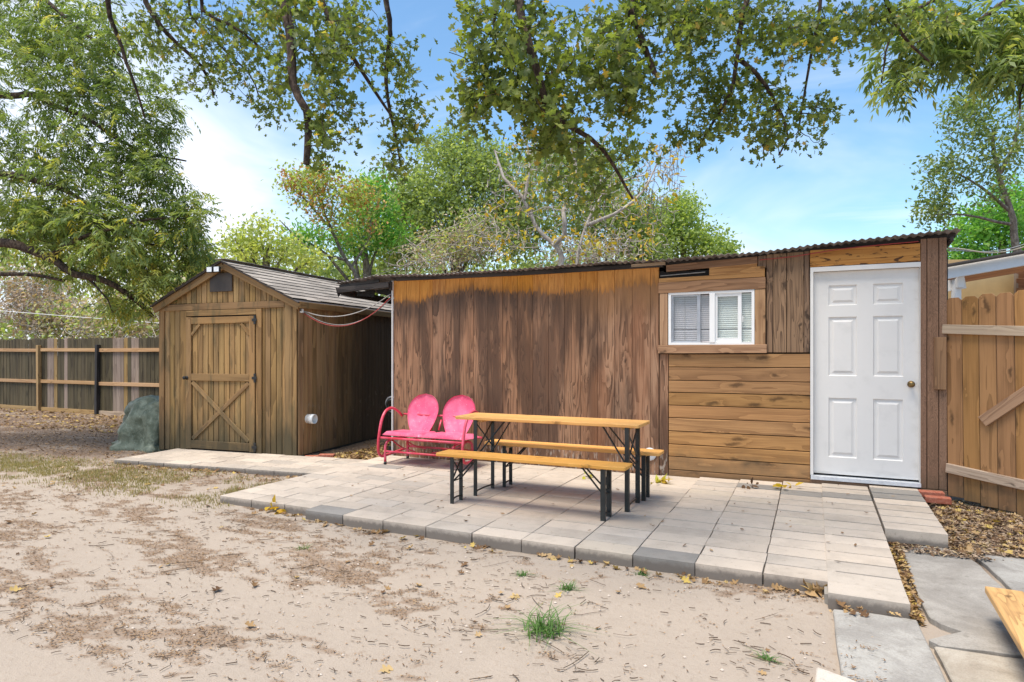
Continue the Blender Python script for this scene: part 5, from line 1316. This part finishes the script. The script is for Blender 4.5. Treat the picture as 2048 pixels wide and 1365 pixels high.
bgtree('fern_leaf_tree', 'small tree with vivid green feathery leaves right of the orange-tipped tree', (740, 800, 16.5),
 [(745, 420, 55, 40, 16.5, .8, 70), (700, 480, 60, 30, 16.5, .8, 60), (770, 470, 50, 30, 16.5, .8, 50), (610, 480, 50, 30, 16.2, .8, 40), (745, 370, 35, 22, 16.5, .6, 35)],
 'fernleaf', 'lance', .13, 8, .15, tw=.006)
bgtree('young_tree', 'thin yellow-green tree with rusty tips just above the shed ridge', (540, 800, 14),
 [(500, 500, 60, 35, 14, .7, 80), (570, 500, 50, 30, 14, .7, 60), (520, 460, 45, 30, 14, .6, 35), (470, 480, 35, 25, 14, .6, 30), (620, 520, 40, 20, 14, .6, 30)],
 'bgleaf2', 'dia', .09, 4, .12, rb=lambda A, n: RG.uniform(.5, 1, n), tw=.007,
 extra=lambda t, e, d: leaves('seed_pods', e[RG.random(len(e)) < .3], RG.normal(0, 1, (1, 3)).repeat(int((RG.random(1) * 0 + 1)[0]), 0) if False else None, 'dia', .07, M['orangeseed'], t) if False else None)
# the bare pale tree with hanging pods
def barextra(t, ends, dirs):
    dd = -ends[:, 0] * s_ + ends[:, 1] * c_; X = 1024 + (ends[:, 0] * c_ + ends[:, 1] * s_) / dd * FPX; y = V0 - (ends[:, 2] - CH) / dd * FPX
    sel = (RG.random(len(ends)) < .03); leaves('foliage', ends[sel], dirs[sel], 'simple', .13, M['yellowleaf'], t, per=4, spread=.12)
    sel = (RG.random(len(ends)) < .10) & (y < 420); e = ends[sel]; P2 = []
    for q in e[::3]:
        for _ in range(3):
            o_ = RG.normal(0, .09, 3); L = RG.uniform(.22, .38); P2.append((np.array([q + o_, q + o_ - np.array([.01, 0, L * .5]), q + o_ - np.array([.02, .01, L])]), np.array([.005, .006, .003])))
    V_, F_ = tube_np(P2, 3); o = np_mesh('seed_pods', V_, F_, M['pods'], t); o['kind'] = 'stuff'
Lb = lambda *a: [px(*q) for q in a]
bgtree('bare_tree', 'mostly bare tree with pale forked trunks and long hanging pods behind the roof', (1125, 800, 14.5),
 [(1050, 390, 90, 120, 14.5, 1, 240), (1180, 400, 120, 120, 14.5, 1.1, 340), (1290, 370, 80, 110, 14.5, .9, 230), (1340, 330, 45, 50, 14.5, .7, 60), (1230, 490, 120, 40, 14.2, .9, 260), (1010, 480, 90, 50, 14.4, .9, 90), (1100, 300, 90, 40, 14.6, .8, 60)],
 'bgleaf', per=0, bark='bark_pale', tw=.017, extra=barextra,
 limbs=[(Lb((1135, 850, 14.5), (1122, 530, 14.5), (1105, 490, 14.5), (1078, 450, 14.5), (1050, 400, 14.5)), .125, .035), (Lb((1050, 400, 14.5), (1010, 360, 14.5), (990, 300, 14.6)), .05, .02), (Lb((1105, 490, 14.5), (1130, 465, 14.4), (1128, 420, 14.4), (1150, 340, 14.5), (1140, 270, 14.6)), .07, .02),
        (Lb((1160, 850, 14), (1155, 530, 14.2), (1175, 450, 14.2), (1205, 390, 14.3), (1250, 360, 14.4), (1320, 345, 14.5)), .075, .010), (Lb((1175, 450, 14.2), (1240, 420, 14.2), (1290, 380, 14.3), (1330, 290, 14.4)), .045, .010), (Lb((1050, 400, 14.5), (1060, 320, 14.5), (1040, 250, 14.5)), .04, .012),
        (Lb((1205, 390, 14.3), (1200, 300, 14.4), (1230, 250, 14.5)), .035, .010)])
bgtree('birch_like_tree', 'airy light green tree with sparse leaves at the right edge of the sky', (2010, 800, 13),
 [(1930, 240, 60, 60, 13, .8, 110), (1890, 350, 55, 60, 13, .8, 110), (1980, 330, 65, 90, 13, .9, 150), (1870, 420, 45, 35, 13, .7, 70), (2050, 260, 60, 90, 13, .9, 100), (1960, 200, 70, 40, 13, .7, 60)],
 'pecleaf', 'simple', .085, 3, .10, tw=.006, rb=lambda A, n: RG.beta(2, 3, n) * .9,
 limbs=[(Lb((2030, 850, 13), (2040, 560, 13), (2020, 420, 13), (2000, 350, 13), (1985, 260, 13)), .13, .03), (Lb((2020, 420, 13), (1960, 370, 13), (1900, 340, 13)), .04, .012), (Lb((2000, 350, 13), (2030, 280, 13), (2040, 200, 13)), .04, .012), (Lb((2025, 450, 13), (1930, 430, 13), (1860, 430, 13)), .035, .010)])
bgtree('bright_tree', 'bright yellow-green tree above the neighbouring roof right of the workshop', (2000, 800, 16),
 [(1960, 460, 70, 50, 16, 1, 150), (2020, 420, 60, 60, 16, 1, 140), (1930, 520, 50, 30, 16, .8, 80), (2080, 480, 60, 70, 16, 1, 90)],
 'fernleaf', 'dia', .10, 6, .15)
# ---- brush and vines behind the back fence
def brush(name, blobs, label, mat, n_stem, leafper, size, bias=None, kind='stuff'):
    T = np.concatenate([blob(*b) for b in blobs]); root = thing(name, label, 'undergrowth', tuple(T.mean(0)))
    P2 = []
    for q in T[RG.integers(0, len(T), n_stem)]:
        d = RG.normal(0, .5, 3); d[2] = -abs(d[2]) * .8; L = RG.uniform(.5, 1.4); u = np.linspace(0, 1, 5)[:, None]; b2 = RG.normal(0, .25, 3)
        P2.append((q + d * L * u + b2 * np.sin(np.pi * u), np.full(5, .009)))
    V_, F_ = tube_np(P2, 3); o = np_mesh('stems', V_, F_, M['bark_pale'], root); o['kind'] = 'stuff'
    leaves('foliage', T, RG.normal(0, 1, T.shape), 'dia', size, M[mat], root, per=leafper, spread=.22, rbias=bias, up=.3); return root
brush('vine_tangle', [(60, 590, 80, 60, 22.5, .9, 200), (90, 620, 90, 40, 22, .8, 120)], 'brown mass of dead vines hanging behind the left end of the fence', 'brushleaf', 420, 6, .13, lambda A, n: RG.uniform(0, .4, n))
brush('dry_thicket', [(240, 640, 110, 50, 20.5, 1.2, 420), (120, 640, 110, 45, 22, 1, 300), (340, 640, 70, 50, 19.5, .8, 200), (400, 600, 90, 60, 19, 1, 160)], 'dry tan and lime green thicket above the middle of the back fence', 'brushleaf', 500, 7, .13, lambda A, n: RG.beta(1.5, 1.3, n))
brush('hillside_scrub', [(120, 520, 240, 90, 27, 2, 560), (350, 560, 160, 80, 25, 2, 350), (-60, 520, 100, 100, 26, 2, 200), (480, 560, 90, 40, 22, 1.5, 160), (0, 660, 150, 40, 26, 1.5, 200)], 'pale green scrub on the rise far beyond the back fence', 'brushleaf', 200, 7, .2, lambda A, n: RG.uniform(.45, 1, n))
brush('vine_curtain', [(900, 490, 80, 35, 16.5, .8, 220), (960, 460, 60, 40, 16.5, .8, 120), (1180, 500, 110, 25, 15.5, .7, 150), (850, 520, 60, 20, 15.5, .6, 90)], 'grey-brown dead vines draped behind the workshop roof', 'brushleaf', 260, 5, .08, lambda A, n: RG.uniform(.2, 1, n))
# hedge row closing the gap at the foot of the far trees
brush('far_hedge', [(700, 560, 260, 60, 24, 1.5, 500), (1150, 560, 320, 60, 25, 1.5, 600), (1450, 590, 120, 40, 25, 1.5, 160), (1950, 600, 160, 60, 22, 1.5, 300)], 'shadowy green hedge at the foot of the trees behind the workshop', 'bgleaf', 60, 9, .2)

# ------------------------------------------------------------------ ground cover
def ground_pts(n, x0, x1, y0, y1, f=None, zoff=.003):
    P_ = np.stack([RG.uniform(x0, x1, n), RG.uniform(y0, y1, n)], 1)
    if f is not None: P_ = P_[np.array([RG.random() < f(x, y) for x, y in P_])]
    def on_patio(x, y):
        return (-5.1 < x < -3.96 and 4.3 < y < 6.95) or (-3.97 < x < .07 and 4.22 < y < 7.1) or (.06 < x < .48 and y > 4.02 and y < 7.1) or (.47 < x < .9 and 5.54 < y < 7.1)
    out = []
    for x, y in P_:
        q = SFi @ Vector((x, y, 0))
        if on_patio(x, y) or (-2.03 < q.x < 1.1 and -1.0 < q.y < .0) or (-2.36 < q.x < .02 and q.y >= 0 and q.y < 3.1): continue
        if (.1 < x < .52 and 2.9 < y < 4.03): z = -.066
        elif (.54 < x < 1.1 and 3.8 < y < 5.5) or (x > .6 and y < 3.8): z = -.063
        elif x > 1.1 and y < 5.3: continue
        else: z = gz(x, y)
        out.append((x, y, z + zoff))
    return np.array(out)
SFi = SF.inverted()
def flat_leaves(name, P_, kind, size, mat, label, cat, per=1, spread=.0, rb=None, tilt=.35, sizevar=.5, lift=.006, parent=None):
    st = LEAF[kind]; k = len(st); n = len(P_); a = RG.uniform(0, 2 * np.pi, n)
    D = np.stack([np.cos(a), np.sin(a), RG.normal(0, tilt * .5, n)], 1); N = np.stack([RG.normal(0, tilt, n), RG.normal(0, tilt, n), np.ones(n)], 1)
    S_ = np.cross(D, N); S_ /= np.linalg.norm(S_, axis=1, keepdims=True); N = np.cross(S_, D); sz = size * (1 + RG.uniform(-sizevar, sizevar, n)); cols = []
    cu = RG.uniform(.0, .5, n)
    for (t, wd) in st:
        c = P_ + D * ((t - .5) * sz)[:, None] + N * (cu * sz * (t - .5) ** 2 * 1.5 + lift)[:, None]
        up = N * (wd * sz * cu * 1.2)[:, None]
        cols += [c + S_ * (wd * sz)[:, None] + up, c, c - S_ * (wd * sz)[:, None] + up]
    V_ = np.stack(cols, 1); f = []
    for i in range(k - 1): f += [(3 * i, 3 * i + 1, 3 * i + 4, 3 * i + 3), (3 * i + 1, 3 * i + 2, 3 * i + 5, 3 * i + 4)]
    f = np.array(f); rv = RG.uniform(0, 1, n) if rb is None else rb(n)
    F_ = (f[None] + (np.arange(n) * 3 * k)[:, None, None]).reshape(-1, 4)
    o = np_mesh(name, V_.reshape(-1, 3), F_, mat, parent, np.repeat(rv, len(f))); o['kind'] = 'stuff'
    return tag(o, label, cat)
# fine brown bits drifted into patches on the sand
flat_leaves('leaf_debris', ground_pts(190000, -8, .3, 1.8, 5.8, patch), 'lance', .015, M['bits'], 'fine brown leaf crumbs drifted in patches over the sand', 'leaf debris', tilt=.3, lift=.003)
flat_leaves('leaf_debris', ground_pts(26000, -16, -4.6, 5, 10, lambda x, y: .5), 'lance', .04, M['bits'], 'scattered brown leaf bits on the dark soil around the shed', 'leaf debris', tilt=.5)
def edge(x, y):
    d = 9
    if -5.1 < x < -3.96: d = 4.31 - y
    elif -3.97 <= x < .07: d = 4.22 - y
    elif .07 <= x < .48: d = 4.02 - y
    q = SFi @ Vector((x, y, 0))
    if -2.1 < q.x < 1.2: d = min(abs(d) if d > -.001 else 9, -1.0 - q.y if q.y < -1 else 9)
    if d < 0: return 0
    return max(0, 1 - d / (.12 if x > -4 else .24)) * (.12 + .75 * (fbm(x, y, 1.6, 2) > .53))
flat_leaves('fallen_leaves', ground_pts(11000, -8.5, .5, 3.7, 5.7, edge), 'oak', .05, M['litter'], 'curled tan and brown fallen leaves gathered against the paving edge', 'fallen leaves', tilt=.5)
flat_leaves('fallen_leaves', ground_pts(1200, -12, .2, 1.8, 6.0, lambda x, y: .12 + .4 * (y > 4.6)), 'oak', .055, M['litter'], 'single dead leaves scattered over the open sand', 'fallen leaves', tilt=.4)
flat_leaves('leaf_mulch', ground_pts(24000, .5, 3, 5.3, 7.2, lambda x, y: .95 if x > .89 or y < 5.5 else 0), 'simple', .027, M['mulch'], 'chips and dead leaves covering the soil between patio and gate', 'leaf mulch', tilt=.5, rb=lambda n: RG.uniform(.1, .95, n))
flat_leaves('fallen_leaves', ground_pts(1500, .9, 3, 5.35, 7.2), 'oak', .05, M['litter'], 'larger curled leaves on top of the chips by the gate', 'fallen leaves', tilt=.5)
flat_leaves('leaf_mulch', ground_pts(1500, .47, .62, 4.0, 5.6, lambda x, y: 1 if abs(x - .505 - (y - 4.1) * .03) < .035 else 0), 'simple', .035, M['litter'], 'dead leaves packed in the narrow joint between patio and slab', 'leaf mulch', tilt=.6)
flat_leaves('fallen_leaves', ground_pts(2600, -5.9, -4.8, 6.6, 8.2, lambda x, y: .6), 'oak', .05, M['litter'], 'reddish dead leaves in the dark gap between shed and workshop', 'fallen leaves', tilt=.5)
flat_leaves('fallen_leaves', ground_pts(6000, -26, -8, 7.5, 11, lambda x, y: .8), 'oak', .06, M['litter'], 'dead leaves strewn in front of the back fence', 'fallen leaves', tilt=.5)
# leaves and crumbs lying on the paving
Pp = np.stack([RG.uniform(-5, .8, 110), RG.uniform(4.4, 7.0, 110), np.full(110, .004)], 1); Pp = Pp[(Pp[:, 0] < .45) | (Pp[:, 1] > 5.6)]
Pp = np.array([(a, b, .004 + tilt(a, b)) for a, b, c in Pp])
flat_leaves('leaf_debris', Pp, 'simple', .03, M['bits'], 'small dark leaf scraps lying on the patio blocks', 'leaf debris', tilt=.3)
# twigs
def twig_set(n, x0, x1, y0, y1, lo, hi, label):
    P2 = []
    for x, y, z in ground_pts(n, x0, x1, y0, y1, lambda x, y: .35 + .65 * (fbm(x, y, .9, 3) > .5)):
        a = RG.normal(.2, .7); L = RG.uniform(lo, hi); m = 5; u = np.linspace(-.5, .5, m); b2 = RG.normal(0, .09)
        X = x + np.cos(a) * L * u - np.sin(a) * L * b2 * (1 - 4 * u * u); Y = y + np.sin(a) * L * u + np.cos(a) * L * b2 * (1 - 4 * u * u)
        Z = np.array([gz(p, q) for p, q in zip(X, Y)]) + .006 + RG.uniform(0, .01)
        P2.append((np.stack([X, Y, Z], 1), np.full(m, RG.uniform(.001, .0026))))
    V_, F_ = tube_np(P2, 4); o = np_mesh('twigs', V_, F_, M['twig'], None); o['kind'] = 'stuff'; return tag(o, label, 'twigs')
twig_set(1700, -7, .05, 1.8, 4.2, .015, .06, 'short dark twigs scattered over the sand')
twig_set(90, -5, .05, 1.9, 4.1, .08, .22, 'longer bent twigs lying on the sand in the foreground')
# pebbles
pb = MB()
for x, y, z in ground_pts(260, -4, .05, 1.9, 4.2):
    r = RG.uniform(.004, .011); pb.add([(x - r, y, z), (x, y - r, z), (x + r, y, z), (x, y + r, z), (x, y, z + r * .7)], [(0, 1, 4), (1, 2, 4), (2, 3, 4), (3, 0, 4)])
o = pb.build('pebbles', M['stone']); o['kind'] = 'stuff'; tag(o, 'tiny pale pebbles on the sand', 'pebbles')
# grass
def blades(name, P_, h, wd, mat, label, cat, lean=.6, root=None):
    n = len(P_); a = RG.uniform(0, 2 * np.pi, n); H = h * RG.uniform(.4, 1.2, n); d = np.stack([np.cos(a), np.sin(a), np.zeros(n)], 1); s2 = np.stack([-np.sin(a), np.cos(a), np.zeros(n)], 1)
    le = RG.uniform(.1, 1, n) * lean; Z = np.array([0, 0, 1.]); cols = []
    for t, ww in ((0, 1), (.55, .7), (1, .08)):
        c = P_ + d * (le * H * t * t)[:, None] + Z * (H * (t - .35 * t * t * le))[:, None]; cols += [c - s2 * wd * ww, c + s2 * wd * ww]
    V_ = np.stack(cols, 1); f = np.array([(0, 1, 3, 2), (2, 3, 5, 4)]); F_ = (f[None] + (np.arange(n) * 6)[:, None, None]).reshape(-1, 4)
    o = np_mesh(name, V_.reshape(-1, 3), F_, mat, root, np.repeat(RG.uniform(0, 1, n), 2)); return o
def gf(x, y):
    b = max(0, 1 - abs((y - (4.7 + .02 * (x + 6))) / .75)); return b * (fbm(x, y, 1.1, 6) > .41) * (.4 + .6 * (fbm(x, y, 5, 1) > .47))
o = blades('grass', ground_pts(110000, -12, -4.9, 3.7, 6.2, gf, 0), .038, .003, M['grass'], '', ''); o['kind'] = 'stuff'; tag(o, 'sparse short yellowish grass in a band left of the patio', 'grass')
def weed(x, y, r, h, n, label, wd=.0028, mat='weed'):
    t = thing('weed', label, 'weed', (x, y, gz(x, y)), 0, 'weeds in the sand')
    P_ = np.stack([x + RG.normal(0, r * .28, n), y + RG.normal(0, r * .28, n), np.full(n, gz(x, y) - .004)], 1)
    o = blades('blades', P_, h, wd, M[mat], '', '', 2.4, t); o['kind'] = 'stuff'; return t
def gp(x, y): q = on(x, y, -.085); return q.x, q.y
weed(*gp(1090, 1262),  .17, .14, 130, 'large green weed tuft growing in the sand at the lower centre', .0036)
weed(*gp(1132, 1180), .08, .07, 60, 'small weed tuft below the middle of the patio edge')
weed(*gp(1047, 1150), .06, .05, 45, 'tiny weed tuft close to the paving, left of the other small tufts')
weed(*gp(1535, 1318), .05, .05, 40, 'tiny bright weed in the sand near the concrete slab')
weed(*gp(1283, 1150), .06, .045, 40, 'flat weed at the foot of the dark edge block')
weed(*gp(605, 1100), .06, .05, 35, 'small weed among brown crumbs left of the patio', .0025)
# leaf clusters that stand out
def cluster(x, y, z, n, size, mat, label, r=.05, kind='lance', bl=None):
    t = thing('fallen_sprig', label, 'fallen sprig', (x, y, z), 0, 'fallen sprigs of wilted leaves'); st = np.stack([x + RG.normal(0, r, n), y + RG.normal(0, r * .8, n), z + RG.uniform(.0, .03, n)], 1)
    o = leaves('leaves', st, RG.normal(0, 1, (n, 3)) * [1, 1, .2] + [0, 0, .25], kind, size, M[mat], t, per=1, spread=0, droop=0, up=.8, rbias=bl); return t
q = on(565, 1022, -.075); cluster(q.x, q.y - .02, -.07, 14, .10, 'yellowleaf', 'bright yellow leaf sprig lying against the left front patio edge', .06, 'simple')
q = on(1320, 966, .01); cluster(q.x, q.y, .012, 16, .09, 'yellowleaf', 'yellow-green wilted sprig on the paving below the round vent cap', .05, 'simple', lambda A, n: RG.uniform(.7, 1, n))
q = on(1575, 977, .04); cluster(q.x, q.y, .04, 12, .08, 'yellowleaf', 'yellow leaf bunch on the paving in front of the pine planks', .04, 'simple')
q = on(1500, 975, .03); cluster(q.x, q.y, .035, 8, .06, 'litter', 'dark shrivelled leaves left of the yellow bunch', .035, 'simple', lambda A, n: RG.uniform(0, .1, n))
q = on(1628, 1190, -.085); cluster(q.x, q.y, -.08, 30, .07, 'litter', 'heap of curled brown leaves in the inner corner of the paving edge', .045, 'simple', lambda A, n: RG.uniform(.4, .9, n))
q = on(1172, 955, .0); cluster(q.x, q.y, .006, 8, .06, 'yellowleaf', 'small yellow-green sprig on the paving below the rear bench', .03, 'simple', lambda A, n: RG.uniform(.8, 1, n))
print('tris', sum(sum(len(p.vertices) - 2 for p in o.data.polygons) for o in [x for x in bpy.data.objects if x.type == 'MESH' and len(x.data.polygons) > 5000]), 'pavers', npav)
